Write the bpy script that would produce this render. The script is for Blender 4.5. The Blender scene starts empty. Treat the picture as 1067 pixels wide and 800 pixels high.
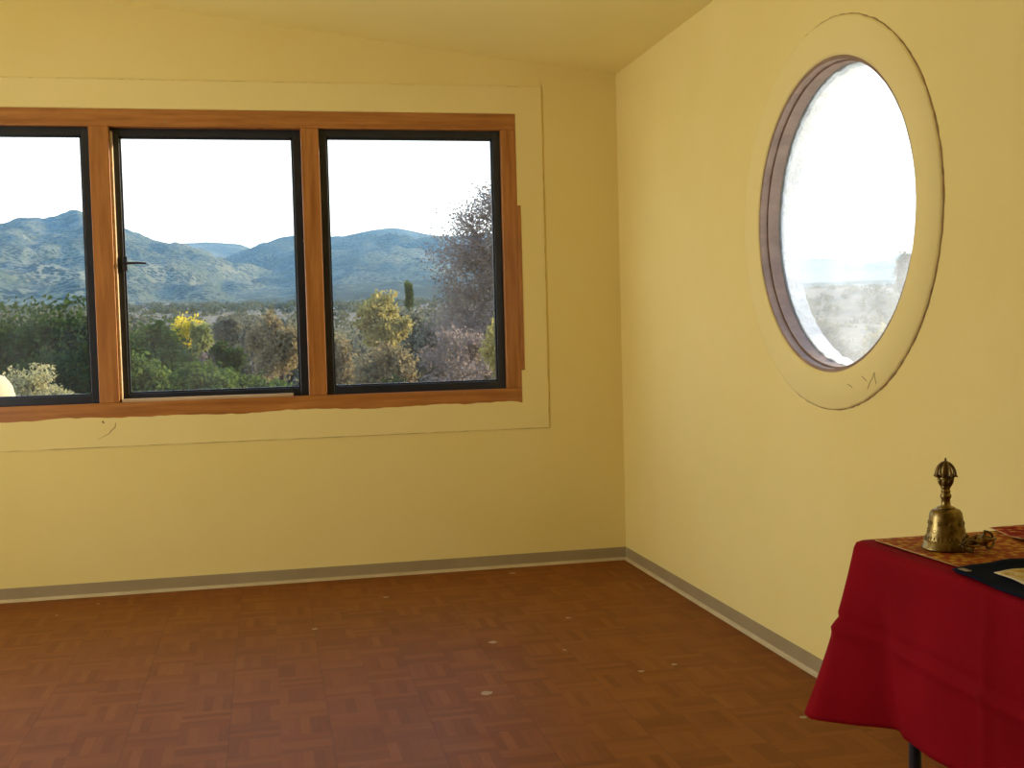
import bpy, bmesh, math, random
import numpy as np
from mathutils import Vector, Matrix

# ---------------------------------------------------------------- camera, sky, sun, exposure
scene = bpy.context.scene
col = scene.collection
CAM_H = 1.2
ROW_R = (0.9774475, -0.2095156, -0.0264482)
ROW_D = (-0.0353250, -0.0387394, -0.9986248)
ROW_F = (0.2082029, 0.9770376, -0.0452669)
FPX = 1201.045
cam_data = bpy.data.cameras.new('camera')
cam_data.sensor_width = 36.0
cam_data.lens = FPX / 1067 * 36.0
cam_data.clip_start = 0.05
cam_data.clip_end = 8000
cam = bpy.data.objects.new('camera', cam_data)
col.objects.link(cam)
cam.matrix_world = Matrix(((ROW_R[0], -ROW_D[0], -ROW_F[0], 0),
                           (ROW_R[1], -ROW_D[1], -ROW_F[1], 0),
                           (ROW_R[2], -ROW_D[2], -ROW_F[2], CAM_H),
                           (0, 0, 0, 1)))
scene.camera = cam

SUN_EL, SUN_AZ = math.radians(15), math.radians(21)      # azimuth from +x towards +y
world = bpy.data.worlds.new('world')
scene.world = world
world.use_nodes = True
wn = world.node_tree
wn.nodes.clear()
w_out = wn.nodes.new('ShaderNodeOutputWorld')
w_bg = wn.nodes.new('ShaderNodeBackground')
w_tc = wn.nodes.new('ShaderNodeTexCoord')
w_sep = wn.nodes.new('ShaderNodeSeparateXYZ')
w_ramp = wn.nodes.new('ShaderNodeValToRGB')
wn.links.new(w_tc.outputs['Generated'], w_sep.inputs[0])
wn.links.new(w_sep.outputs['Z'], w_ramp.inputs[0])
wn.links.new(w_ramp.outputs[0], w_bg.inputs[0])
wn.links.new(w_bg.outputs[0], w_out.inputs[0])
cr = w_ramp.color_ramp
cr.elements[0].position = 0.0
cr.elements[0].color = (0.95, 0.98, 1.0, 1)
cr.elements[1].position = 0.6
cr.elements[1].color = (0.30, 0.52, 1.0, 1)
w_bg.inputs[1].default_value = 2.6

sun_data = bpy.data.lights.new('sun', 'SUN')
sun_data.energy = 15.0
sun_data.angle = math.radians(0.6)
sun_data.color = (1.0, 0.90, 0.74)
sun = bpy.data.objects.new('sun', sun_data)
col.objects.link(sun)
sdir = Vector((math.cos(SUN_EL) * math.cos(SUN_AZ), math.cos(SUN_EL) * math.sin(SUN_AZ), math.sin(SUN_EL)))
sun.rotation_euler = (-sdir).to_track_quat('-Z', 'Y').to_euler()

def area_light(name, loc, direction, sx, sy, power, color):
    d = bpy.data.lights.new(name, 'AREA')
    d.shape = 'RECTANGLE'
    d.size, d.size_y = sx, sy
    d.energy = power
    d.color = color
    o = bpy.data.objects.new(name, d)
    col.objects.link(o)
    o.location = loc
    o.rotation_euler = Vector(direction).to_track_quat('-Z', 'Z').to_euler()
    return o
# unseen fill lamp added outside an invented opening in the left wall
area_light('side_fill_lamp', (-2.74, 3.3, 1.25), (1, 0.12, 0.28), 1.6, 1.9, 55, (0.95, 0.98, 1.0))

scene.view_settings.view_transform = 'Standard'
scene.view_settings.look = 'None'
scene.view_settings.gamma = 1.0
scene.view_settings.use_curve_mapping = False
scene.view_settings.exposure = 0.0

R_ = random.Random(11)

def at(u, v, Y):
    """world point at depth y = Y seen towards pixel (u, v) of the 1067 x 800 photograph"""
    a, b = (u - 533.5) / FPX, (v - 400) / FPX
    d = [ROW_R[i] * a + ROW_D[i] * b + ROW_F[i] for i in range(3)]
    t = Y / d[1]
    return Vector((d[0] * t, Y, CAM_H + d[2] * t))

# ---------------------------------------------------------------- materials
def mat(name):
    m = bpy.data.materials.new(name)
    m.use_nodes = True
    nt = m.node_tree
    b = nt.nodes['Principled BSDF']
    return m, nt, b

def N(nt, typ, **kw):
    n = nt.nodes.new(typ)
    for k, v in kw.items():
        setattr(n, k, v)
    return n

def L(nt, a, b):
    nt.links.new(a, b)

def noise(nt, scale, detail=4, rough=0.55, vec=None, coord='Object', stretch=None):
    t = N(nt, 'ShaderNodeTexNoise')
    t.inputs['Scale'].default_value = scale
    t.inputs['Detail'].default_value = detail
    t.inputs['Roughness'].default_value = rough
    if vec is None:
        tc = N(nt, 'ShaderNodeTexCoord')
        vec = tc.outputs[coord]
    if stretch:
        mp = N(nt, 'ShaderNodeMapping')
        mp.inputs['Scale'].default_value = stretch
        L(nt, vec, mp.inputs[0])
        vec = mp.outputs[0]
    L(nt, vec, t.inputs['Vector'])
    return t.outputs['Fac']

def ramp(nt, fac, stops):
    r = N(nt, 'ShaderNodeValToRGB')
    e = r.color_ramp.elements
    while len(e) > 1:
        e.remove(e[-1])
    e[0].position, e[0].color = stops[0][0], (*stops[0][1], 1)
    for p, c in stops[1:]:
        q = e.new(p)
        q.color = (*c, 1)
    L(nt, fac, r.inputs[0])
    return r.outputs[0]

def bump(nt, b, h, strength, dist=0.01, prev=None):
    n = N(nt, 'ShaderNodeBump')
    n.inputs['Strength'].default_value = strength
    n.inputs['Distance'].default_value = dist
    L(nt, h, n.inputs['Height'])
    if prev is not None:
        L(nt, prev, n.inputs['Normal'])
    L(nt, n.outputs[0], b.inputs['Normal'])
    return n.outputs[0]

def math_node(nt, op, a, b=None, c=None):
    n = N(nt, 'ShaderNodeMath', operation=op)
    for i, x in enumerate((a, b, c)):
        if x is None:
            continue
        if isinstance(x, (int, float)):
            n.inputs[i].default_value = x
        else:
            L(nt, x, n.inputs[i])
    return n.outputs[0]

def noise_mat(name, stops, scale, rough=0.6, bump_s=0.0, bump_scale=None, bump_d=0.01, stretch=None, metallic=0, detail=5, spec=0.5):
    m, nt, b = mat(name)
    f = noise(nt, scale, detail, stretch=stretch)
    L(nt, ramp(nt, f, stops), b.inputs['Base Color'])
    b.inputs['Roughness'].default_value = rough
    b.inputs['Metallic'].default_value = metallic
    b.inputs['Specular IOR Level'].default_value = spec
    if bump_s:
        bump(nt, b, noise(nt, bump_scale or scale * 4, 5, stretch=stretch), bump_s, bump_d)
    return m

WALL_A, WALL_B = (0.80, 0.643, 0.215), (0.83, 0.675, 0.255)
def plaster_mat(name, ca, cb, bs=0.35):
    m, nt, b = mat(name)
    f = noise(nt, 1.3, 6)
    L(nt, ramp(nt, f, [(0.3, ca), (0.7, cb)]), b.inputs['Base Color'])
    b.inputs['Roughness'].default_value = 0.75
    b.inputs['Specular IOR Level'].default_value = 0.25
    b1 = N(nt, 'ShaderNodeBump')
    b1.inputs['Strength'].default_value = bs
    b1.inputs['Distance'].default_value = 0.012
    L(nt, noise(nt, 3.5, 3), b1.inputs['Height'])
    b2 = N(nt, 'ShaderNodeBump')
    b2.inputs['Strength'].default_value = bs * 0.6
    b2.inputs['Distance'].default_value = 0.002
    L(nt, noise(nt, 90, 4), b2.inputs['Height'])
    L(nt, b1.outputs[0], b2.inputs['Normal'])
    L(nt, b2.outputs[0], b.inputs['Normal'])
    return m
M_WALL = plaster_mat('yellow_plaster', WALL_A, WALL_B)
M_TRIM = plaster_mat('trowelled_cream_plaster', (0.81, 0.665, 0.25), (0.84, 0.695, 0.29), 0.25)
M_CEIL = plaster_mat('ceiling_plaster', (0.88, 0.745, 0.27), (0.90, 0.77, 0.31), 0.3)
M_CRACK = noise_mat('crack_line', [(0.3, (0.26, 0.16, 0.06)), (0.7, (0.44, 0.30, 0.13))], 30, 0.9)

def wood_mat(name, dark, light, axis_scale, rough=0.35):
    m, nt, b = mat(name)
    f = noise(nt, 1.0, 8, 0.65, stretch=axis_scale)
    L(nt, ramp(nt, f, [(0.3, dark), (0.52, tuple((x + y) / 2 for x, y in zip(dark, light))), (0.75, light)]), b.inputs['Base Color'])
    b.inputs['Roughness'].default_value = rough
    bump(nt, b, f, 0.25, 0.002)
    return m
M_WOODH = wood_mat('varnished_pine_horizontal', (0.28, 0.095, 0.016), (0.52, 0.22, 0.05), (3, 30, 45))
M_WOODV = wood_mat('varnished_pine_vertical', (0.28, 0.095, 0.016), (0.52, 0.22, 0.05), (45, 30, 3))
M_RAWWOOD = wood_mat('pale_wood_strip', (0.40, 0.27, 0.13), (0.60, 0.44, 0.25), (3, 30, 45), 0.6)
M_RINGWOOD = wood_mat('brown_ring_wood', (0.20, 0.12, 0.075), (0.36, 0.23, 0.15), (6, 12, 12), 0.5)
M_BLACK = noise_mat('black_aluminium', [(0.3, (0.008, 0.010, 0.014)), (0.7, (0.016, 0.019, 0.026))], 12, 0.35)
M_SEAL = noise_mat('old_sealant', [(0.36, (0.20, 0.19, 0.20)), (0.46, (0.72, 0.70, 0.70))], 30, 0.8, stretch=(1, 1, 0.5))
M_MORTAR = noise_mat('grey_mortar', [(0.3, (0.42, 0.42, 0.40)), (0.7, (0.66, 0.66, 0.62))], 22, 0.85, 0.9, 60, 0.02)
M_FLECK_GLARE = noise_mat('cream_flecks_and_glare', [(0.3, (0.28, 0.25, 0.15)), (0.7, (0.34, 0.30, 0.20))], 6, 0.9, 0.5, 40, 0.01)  # shared by filler flecks, the small label and the added glare shape
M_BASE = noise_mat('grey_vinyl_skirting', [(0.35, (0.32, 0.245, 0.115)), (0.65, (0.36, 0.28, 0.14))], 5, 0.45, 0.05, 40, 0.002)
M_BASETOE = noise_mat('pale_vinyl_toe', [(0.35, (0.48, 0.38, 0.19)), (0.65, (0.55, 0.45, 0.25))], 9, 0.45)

def glass_mat(name, dust, dust_col, streak_scale, amount_lo=0.0):
    """clear pane: transparent with a reflection that grows at grazing angles, and dust that scatters light"""
    m = bpy.data.materials.new(name)
    m.use_nodes = True
    nt = m.node_tree
    nt.nodes.clear()
    out = N(nt, 'ShaderNodeOutputMaterial')
    tr = N(nt, 'ShaderNodeBsdfTransparent')
    tr.inputs[0].default_value = (0.96, 0.985, 0.98, 1)
    gl = N(nt, 'ShaderNodeBsdfGlossy')
    gl.inputs['Roughness'].default_value = 0.02
    # Schlick reflectance, the same from both sides of the pane
    ge = N(nt, 'ShaderNodeNewGeometry')
    dt = N(nt, 'ShaderNodeVectorMath', operation='DOT_PRODUCT')
    L(nt, ge.outputs['Incoming'], dt.inputs[0])
    L(nt, ge.outputs['Normal'], dt.inputs[1])
    om = math_node(nt, 'SUBTRACT', 1.0, math_node(nt, 'ABSOLUTE', dt.outputs['Value']))
    fr = math_node(nt, 'ADD', 0.04, math_node(nt, 'MULTIPLY', 0.96, math_node(nt, 'POWER', om, 5.0)))
    mx = N(nt, 'ShaderNodeMixShader')
    L(nt, fr, mx.inputs[0])
    L(nt, tr.outputs[0], mx.inputs[1])
    L(nt, gl.outputs[0], mx.inputs[2])
    tl = N(nt, 'ShaderNodeBsdfTranslucent')
    tl.inputs[0].default_value = (*dust_col, 1)
    df = N(nt, 'ShaderNodeBsdfDiffuse')
    df.inputs[0].default_value = (*dust_col, 1)
    md = N(nt, 'ShaderNodeMixShader')
    md.inputs[0].default_value = 0.35
    L(nt, tl.outputs[0], md.inputs[1])
    L(nt, df.outputs[0], md.inputs[2])
    f = noise(nt, streak_scale, 6, 0.6)
    r = ramp(nt, f, [(0.38, (amount_lo,) * 3), (0.75, (dust,) * 3)])
    m2 = N(nt, 'ShaderNodeMixShader')
    L(nt, r, m2.inputs[0])
    L(nt, mx.outputs[0], m2.inputs[1])
    L(nt, md.outputs[0], m2.inputs[2])
    L(nt, m2.outputs[0], out.inputs[0])
    return m
M_GLASS = glass_mat('window_glass', 0.020, (0.8, 0.85, 0.9), 5, 0.008)
M_DUSTGLASS = glass_mat('dusty_round_glass', 0.14, (0.86, 0.93, 1.0), 4, 0.07)

# floor: 12 inch vinyl tiles printed as finger parquet
def floor_material():
    m, nt, b = mat('parquet_vinyl_tiles')
    tc = N(nt, 'ShaderNodeTexCoord')
    mp = N(nt, 'ShaderNodeMapping')
    mp.inputs['Location'].default_value = (0.148, 0.0, 0)
    L(nt, tc.outputs['Object'], mp.inputs[0])
    sp = N(nt, 'ShaderNodeSeparateXYZ')
    L(nt, mp.outputs[0], sp.inputs[0])
    X, Y = sp.outputs[0], sp.outputs[1]
    T = 0.3048
    B = T / 2
    bx = math_node(nt, 'FLOOR', math_node(nt, 'DIVIDE', X, B))
    by = math_node(nt, 'FLOOR', math_node(nt, 'DIVIDE', Y, B))
    par = math_node(nt, 'FLOORED_MODULO', math_node(nt, 'ADD', bx, by), 2.0)
    def mixf(a, c):
        n = N(nt, 'ShaderNodeMix', data_type='FLOAT')
        L(nt, par, n.inputs[0])
        L(nt, a, n.inputs[2])
        L(nt, c, n.inputs[3])
        return n.outputs[0]
    across, along = mixf(X, Y), mixf(Y, X)
    strip = math_node(nt, 'FLOOR', math_node(nt, 'DIVIDE', across, B / 5))
    cmb = N(nt, 'ShaderNodeCombineXYZ')
    L(nt, bx, cmb.inputs[0]); L(nt, by, cmb.inputs[1]); L(nt, strip, cmb.inputs[2])
    wn_ = N(nt, 'ShaderNodeTexWhiteNoise', noise_dimensions='3D')
    L(nt, cmb.outputs[0], wn_.inputs['Vector'])
    cb2 = N(nt, 'ShaderNodeCombineXYZ')
    L(nt, math_node(nt, 'MULTIPLY', across, 110), cb2.inputs[0])
    L(nt, math_node(nt, 'MULTIPLY', along, 9), cb2.inputs[1])
    L(nt, math_node(nt, 'MULTIPLY', wn_.outputs['Value'], 40), cb2.inputs[2])
    grain = noise(nt, 1.0, 4, 0.6, vec=cb2.outputs[0])
    big = noise(nt, 0.9, 3)
    mixv = math_node(nt, 'ADD', math_node(nt, 'MULTIPLY', wn_.outputs['Value'], 0.38),
                     math_node(nt, 'ADD', math_node(nt, 'MULTIPLY', grain, 0.42), math_node(nt, 'MULTIPLY', big, 0.25)))
    c = ramp(nt, mixv, [(0.2, (0.170, 0.050, 0.004)), (0.5, (0.220, 0.069, 0.007)), (0.85, (0.285, 0.098, 0.013))])
    # seams round every tile, weaker lines between fingers
    def edge(v, period, w):
        f = math_node(nt, 'FRACT', math_node(nt, 'DIVIDE', v, period))
        d = math_node(nt, 'ABSOLUTE', math_node(nt, 'SUBTRACT', f, 0.5))
        return math_node(nt, 'GREATER_THAN', d, 0.5 - w / period)
    seam = math_node(nt, 'MAXIMUM', edge(X, T, 0.0016), math_node(nt, 'MULTIPLY', edge(Y, T, 0.0016), 0.6))
    fing = math_node(nt, 'MULTIPLY', edge(across, B / 5, 0.0010), 0.35)
    ln = math_node(nt, 'MULTIPLY', math_node(nt, 'MAXIMUM', seam, fing), 0.38)
    mx = N(nt, 'ShaderNodeMix', data_type='RGBA')
    L(nt, ln, mx.inputs[0])
    L(nt, c, mx.inputs[6])
    mx.inputs[7].default_value = (0.07, 0.025, 0.008, 1)
    colr = mx.outputs[2]
    # dried splashes of plaster and one dark scrape by the skirting
    tot = None
    wob = noise(nt, 60, 2)
    for sx, sy, r in [(0.681, 3.731, .020), (0.821, 4.344, .017), (1.164, 5.571, .016), (1.249, 3.816, .010),
                      (1.385, 3.859, .011), (1.20, 4.62, .010), (1.568, 3.218, .012), (-0.794, 5.544, .009),
                      (-0.944, 5.368, .008), (0.159, 4.77, .012), (0.5, 5.249, .014), (1.06, 4.156, .009)]:
        d = N(nt, 'ShaderNodeVectorMath', operation='DISTANCE')
        L(nt, tc.outputs['Object'], d.inputs[0])
        d.inputs[1].default_value = (sx, sy, 0)
        dd = math_node(nt, 'ADD', d.outputs['Value'], math_node(nt, 'MULTIPLY', math_node(nt, 'SUBTRACT', wob, 0.5), 0.02))
        s = math_node(nt, 'LESS_THAN', dd, r)
        tot = s if tot is None else math_node(nt, 'MAXIMUM', tot, s)
    mx2 = N(nt, 'ShaderNodeMix', data_type='RGBA')
    L(nt, math_node(nt, 'MULTIPLY', tot, 0.75), mx2.inputs[0])
    L(nt, colr, mx2.inputs[6])
    mx2.inputs[7].default_value = (0.50, 0.38, 0.24, 1)
    L(nt, mx2.outputs[2], b.inputs['Base Color'])
    b.inputs['Roughness'].default_value = 0.5
    b.inputs['Specular IOR Level'].default_value = 0.12
    n1 = N(nt, 'ShaderNodeBump', invert=True)
    n1.inputs['Strength'].default_value = 0.5
    n1.inputs['Distance'].default_value = 0.0015
    L(nt, seam, n1.inputs['Height'])
    n2 = N(nt, 'ShaderNodeBump')
    n2.inputs['Strength'].default_value = 0.25
    n2.inputs['Distance'].default_value = 0.02
    L(nt, noise(nt, 2.2, 3), n2.inputs['Height'])
    L(nt, n1.outputs[0], n2.inputs['Normal'])
    L(nt, n2.outputs[0], b.inputs['Normal'])
    return m
M_FLOOR = floor_material()

# ---------------------------------------------------------------- mesh helpers
def link(name, me, m, parent=None, smooth=False):
    o = bpy.data.objects.new(name, me)
    col.objects.link(o)
    if m is not None:
        for x in (m if isinstance(m, (list, tuple)) else [m]):
            me.materials.append(x)
    if parent is not None:
        o.parent = parent
    if smooth:
        me.polygons.foreach_set('use_smooth', [True] * len(me.polygons))
    return o

def obj(name, bm, m, parent=None, smooth=False):
    bmesh.ops.recalc_face_normals(bm, faces=bm.faces[:])
    me = bpy.data.meshes.new(name)
    bm.to_mesh(me)
    bm.free()
    return link(name, me, m, parent, smooth)

def raw(name, verts, faces, m, parent=None, smooth=False):
    me = bpy.data.meshes.new(name)
    me.from_pydata([tuple(v) for v in verts], [], faces)
    me.update()
    return link(name, me, m, parent, smooth)

def quads(name, V, m, parent=None, mat_idx=None):
    """V: (n,4,3) array of loose quads"""
    n = len(V)
    me = bpy.data.meshes.new(name)
    me.vertices.add(n * 4)
    me.vertices.foreach_set('co', V.reshape(-1).astype(np.float32))
    me.loops.add(n * 4)
    me.loops.foreach_set('vertex_index', np.arange(n * 4, dtype=np.int32))
    me.polygons.add(n)
    me.polygons.foreach_set('loop_start', np.arange(0, n * 4, 4, dtype=np.int32))
    me.polygons.foreach_set('loop_total', np.full(n, 4, dtype=np.int32))
    me.update(calc_edges=True)
    return link(name, me, m, parent)

def bbox(bm, x0, x1, y0, y1, z0, z1, bev=0.0):
    r = bmesh.ops.create_cube(bm, size=1)
    vs = r['verts']
    for v in vs:
        v.co = Vector(((x0 + x1) / 2 + v.co.x * (x1 - x0), (y0 + y1) / 2 + v.co.y * (y1 - y0), (z0 + z1) / 2 + v.co.z * (z1 - z0)))
    if bev:
        es = list({e for v in vs for e in v.link_edges})
        bmesh.ops.bevel(bm, geom=es, offset=bev, segments=2, affect='EDGES', profile=0.5)

def box_obj(name, x0, x1, y0, y1, z0, z1, m, parent=None, bev=0.003):
    bm = bmesh.new()
    bbox(bm, x0, x1, y0, y1, z0, z1, bev)
    return obj(name, bm, m, parent)

def tube(bm, pts, radii, seg=8, cap=True):
    pts = [Vector(p) for p in pts]
    rings = []
    prev = None
    for i, p in enumerate(pts):
        t = (pts[min(i + 1, len(pts) - 1)] - pts[max(i - 1, 0)])
        if t.length < 1e-9:
            t = Vector((0, 0, 1))
        t.normalize()
        if prev is None:
            a = t.orthogonal().normalized()
        else:
            a = (prev - t * prev.dot(t))
            a = a.normalized() if a.length > 1e-6 else t.orthogonal().normalized()
        prev = a
        b = t.cross(a)
        r = radii[i] if isinstance(radii, (list, tuple)) else radii
        rings.append([bm.verts.new(p + (a * math.cos(2 * math.pi * k / seg) + b * math.sin(2 * math.pi * k / seg)) * r) for k in range(seg)])
    for i in range(len(rings) - 1):
        for k in range(seg):
            bm.faces.new((rings[i][k], rings[i][(k + 1) % seg], rings[i + 1][(k + 1) % seg], rings[i + 1][k]))
    if cap:
        bm.faces.new(rings[0][::-1])
        bm.faces.new(rings[-1])

def lathe(bm, prof, seg=40, origin=(0, 0, 0), wob=None):
    ox, oy, oz = origin
    rings = []
    for r, z in prof:
        if r < 1e-6:
            rings.append([bm.verts.new((ox, oy, oz + z))])
        else:
            rings.append([bm.verts.new((ox + r * math.cos(2 * math.pi * k / seg), oy + r * math.sin(2 * math.pi * k / seg), oz + z)) for k in range(seg)])
    for a, b in zip(rings, rings[1:]):
        for k in range(seg):
            k2 = (k + 1) % seg
            if len(a) == 1 and len(b) == 1:
                continue
            if len(a) == 1:
                bm.faces.new((a[0], b[k2], b[k]))
            elif len(b) == 1:
                bm.faces.new((a[k], a[k2], b[0]))
            else:
                bm.faces.new((a[k], a[k2], b[k2], b[k]))

def structure(o, label=None):
    o['kind'] = 'structure'
    if label:
        o['label'] = label
    return o

def empty(name, loc, rz=0):
    o = bpy.data.objects.new(name, None)
    o.empty_display_size = 0.1
    col.objects.link(o)
    o.location = loc
    o.rotation_euler = (0, 0, rz)
    return o

def tag(o, label, cat, group=None, kind=None):
    o['label'] = label
    o['category'] = cat
    if group:
        o['group'] = group
    if kind:
        o['kind'] = kind
    return o

# ---------------------------------------------------------------- the room
XR, YB, XL, YF = 1.8013, 5.7127, -2.6, -2.5
TW = 0.14                                   # wall thickness
ZC, SC = 2.5, 0.1167                        # ceiling at the right wall and its rise to the left
def ceil_z(x):
    return ZC + (XR - x) * SC

def back_plate(name, outer, hole, y0, y1, m, jitter=0.0, parent=None, seed=1):
    """vertical plate facing the room with a rectangular hole; outer = function polygons given as grid"""
    pass

# floor
fl = box_obj('floor', XL - 0.1, XR + TW, YF - 0.14, YB + TW, -0.12, 0.0, M_FLOOR, bev=0)
structure(fl, 'brown parquet-patterned vinyl tile floor with pale plaster specks')

# back wall with the wide window opening (polygon pieces of one mesh)
WX0, WX1, WZ0, WZ1 = -1.747, 1.2686, 0.8382, 2.2924      # wooden frame outline
def wall_with_rect_hole(name, xs, hole, y0, y1, topf, m):
    bm = bmesh.new()
    hx0, hx1, hz0, hz1 = hole
    cols = [xs[0], hx0, hx1, xs[1]]
    def V(x, y, z): return bm.verts.new((x, y, z))
    pieces = [(cols[0], cols[1], 0, None), (cols[2], cols[3], 0, None), (cols[1], cols[2], 0, hz0), (cols[1], cols[2], hz1, None)]
    for x0, x1, za, zb in pieces:
        zt0 = zb if zb is not None else topf(x0)
        zt1 = zb if zb is not None else topf(x1)
        vs = [V(x0, y0, za), V(x1, y0, za), V(x1, y0, zt1), V(x0, y0, zt0), V(x0, y1, za), V(x1, y1, za), V(x1, y1, zt1), V(x0, y1, zt0)]
        for f in ((0, 1, 2, 3), (5, 4, 7, 6), (4, 0, 3, 7), (1, 5, 6, 2), (4, 5, 1, 0), (3, 2, 6, 7)):
            bm.faces.new([vs[i] for i in f])
    bmesh.ops.remove_doubles(bm, verts=bm.verts[:], dist=1e-5)
    # drop the doubled inner faces between pieces
    seen = {}
    for f in bm.faces[:]:
        k = tuple(sorted(v.index for v in f.verts))
        c = tuple(round(q, 4) for q in f.calc_center_median())
        seen.setdefault(c, []).append(f)
    dele = [f for fs in seen.values() if len(fs) > 1 for f in fs]
    if dele:
        bmesh.ops.delete(bm, geom=dele, context='FACES')
    return obj(name, bm, m)
wb = wall_with_rect_hole('wall_back', (XL - 0.1, XR + TW), (WX0, WX1, WZ0, WZ1), YB, YB + TW, lambda x: ceil_z(x) + 0.1, M_WALL)
structure(wb, 'pale yellow plastered wall holding the wide three-pane window')

# right wall with the round opening
OC_Y, OC_Z, OR_IN, OR_OUT, OSY = 3.467, 1.546, 0.506, 0.626, 1.05
def circ_pt(a, r, cy=OC_Y, cz=OC_Z):
    return (cy + OSY * r * math.cos(a), cz + r * math.sin(a))
def right_wall():
    bm = bmesh.new()
    y0, y1, z0, z1 = YF, YB, 0.0, ZC + 0.1
    corners = [math.atan2(z - OC_Z, y - OC_Y) for y, z in ((y1, z1), (y0, z1), (y0, z0), (y1, z0))]
    angs = sorted(set([round(2 * math.pi * k / 96 - math.pi, 6) for k in range(96)] + [round(c, 6) for c in corners]))
    def rect_pt(a):
        c, s = math.cos(a), math.sin(a)
        ts = []
        if c > 1e-9: ts.append((y1 - OC_Y) / c)
        if c < -1e-9: ts.append((y0 - OC_Y) / c)
        if s > 1e-9: ts.append((z1 - OC_Z) / s)
        if s < -1e-9: ts.append((z0 - OC_Z) / s)
        t = min(ts)
        return (OC_Y + c * t, OC_Z + s * t)
    n = len(angs)
    rows = []
    for a in angs:
        i, o = circ_pt(a, OR_IN), rect_pt(a)
        rows.append([bm.verts.new((XR, *i)), bm.verts.new((XR, *o)), bm.verts.new((XR + TW, *o)), bm.verts.new((XR + TW, *i))])
    for k in range(n):
        A, B = rows[k], rows[(k + 1) % n]
        for j in range(4):
            bm.faces.new((A[j], B[j], B[(j + 1) % 4], A[(j + 1) % 4]))
    return obj('wall_right', bm, M_WALL)
structure(right_wall(), 'pale yellow plastered wall with the round window')
wl = wall_with_rect_hole('wall_left', (YF, YB), (2.5, 4.1, 0.3, 2.2), 0.0, 0.1, lambda x: ceil_z(XL) + 0.1, M_WALL)  # opening invented to let the fill lamp shine in
wl.data.transform(Matrix(((0, -1, 0, XL), (1, 0, 0, 0), (0, 0, 1, 0), (0, 0, 0, 1))))
structure(wl, 'yellow plastered wall beyond the left edge of the view, with a wide opening added for fill light')
wf = box_obj('wall_front', XL - 0.1, XR + TW, YF - 0.12, YF, 0.0, ceil_z(XL) + 0.1, M_WALL, bev=0)
structure(wf, 'yellow plastered wall behind the camera')
# ceiling, one sloping slab
bm = bmesh.new()
x0, x1 = XL - 0.1, XR + TW
vs = [bm.verts.new(p) for p in ((x0, YF - 0.12, ceil_z(x0)), (x1, YF - 0.12, ceil_z(x1)), (x1, YB + TW, ceil_z(x1)), (x0, YB + TW, ceil_z(x0)),
                                (x0, YF - 0.12, ceil_z(x0) + 0.16), (x1, YF - 0.12, ceil_z(x1) + 0.16), (x1, YB + TW, ceil_z(x1) + 0.16), (x0, YB + TW, ceil_z(x0) + 0.16))]
for f in ((0, 1, 2, 3), (7, 6, 5, 4), (0, 4, 5, 1), (1, 5, 6, 2), (2, 6, 7, 3), (3, 7, 4, 0)):
    bm.faces.new([vs[i] for i in f])
structure(obj('ceiling', bm, M_CEIL), 'yellow plastered ceiling sloping up to the left')

# skirting: profile (distance from wall, height) swept along each wall
def skirting(name, p0, p1, nrm, label):
    prof = [(0, 0.066), (0.0025, 0.066), (0.003, 0.014), (0.007, 0.006), (0.013, 0.002), (0.0135, 0.0), (0, 0.0)]
    root_bm = bmesh.new()
    d = Vector(nrm)
    A = [root_bm.verts.new(Vector(p0) + d * a + Vector((0, 0, b))) for a, b in prof]
    B = [root_bm.verts.new(Vector(p1) + d * a + Vector((0, 0, b))) for a, b in prof]
    n = len(prof)
    for i in range(n):
        f = root_bm.faces.new((A[i], B[i], B[(i + 1) % n], A[(i + 1) % n]))
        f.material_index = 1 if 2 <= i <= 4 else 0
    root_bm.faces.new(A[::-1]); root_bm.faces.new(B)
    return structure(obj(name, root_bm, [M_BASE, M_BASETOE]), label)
skirting('baseboard_back', (XL, YB, 0), (XR, YB, 0), (0, -1, 0), 'grey vinyl skirting under the wide window')
skirting('baseboard_right', (XR, YB - 0.0135, 0), (XR, YF, 0), (-1, 0, 0), 'grey vinyl skirting under the round window')

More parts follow.
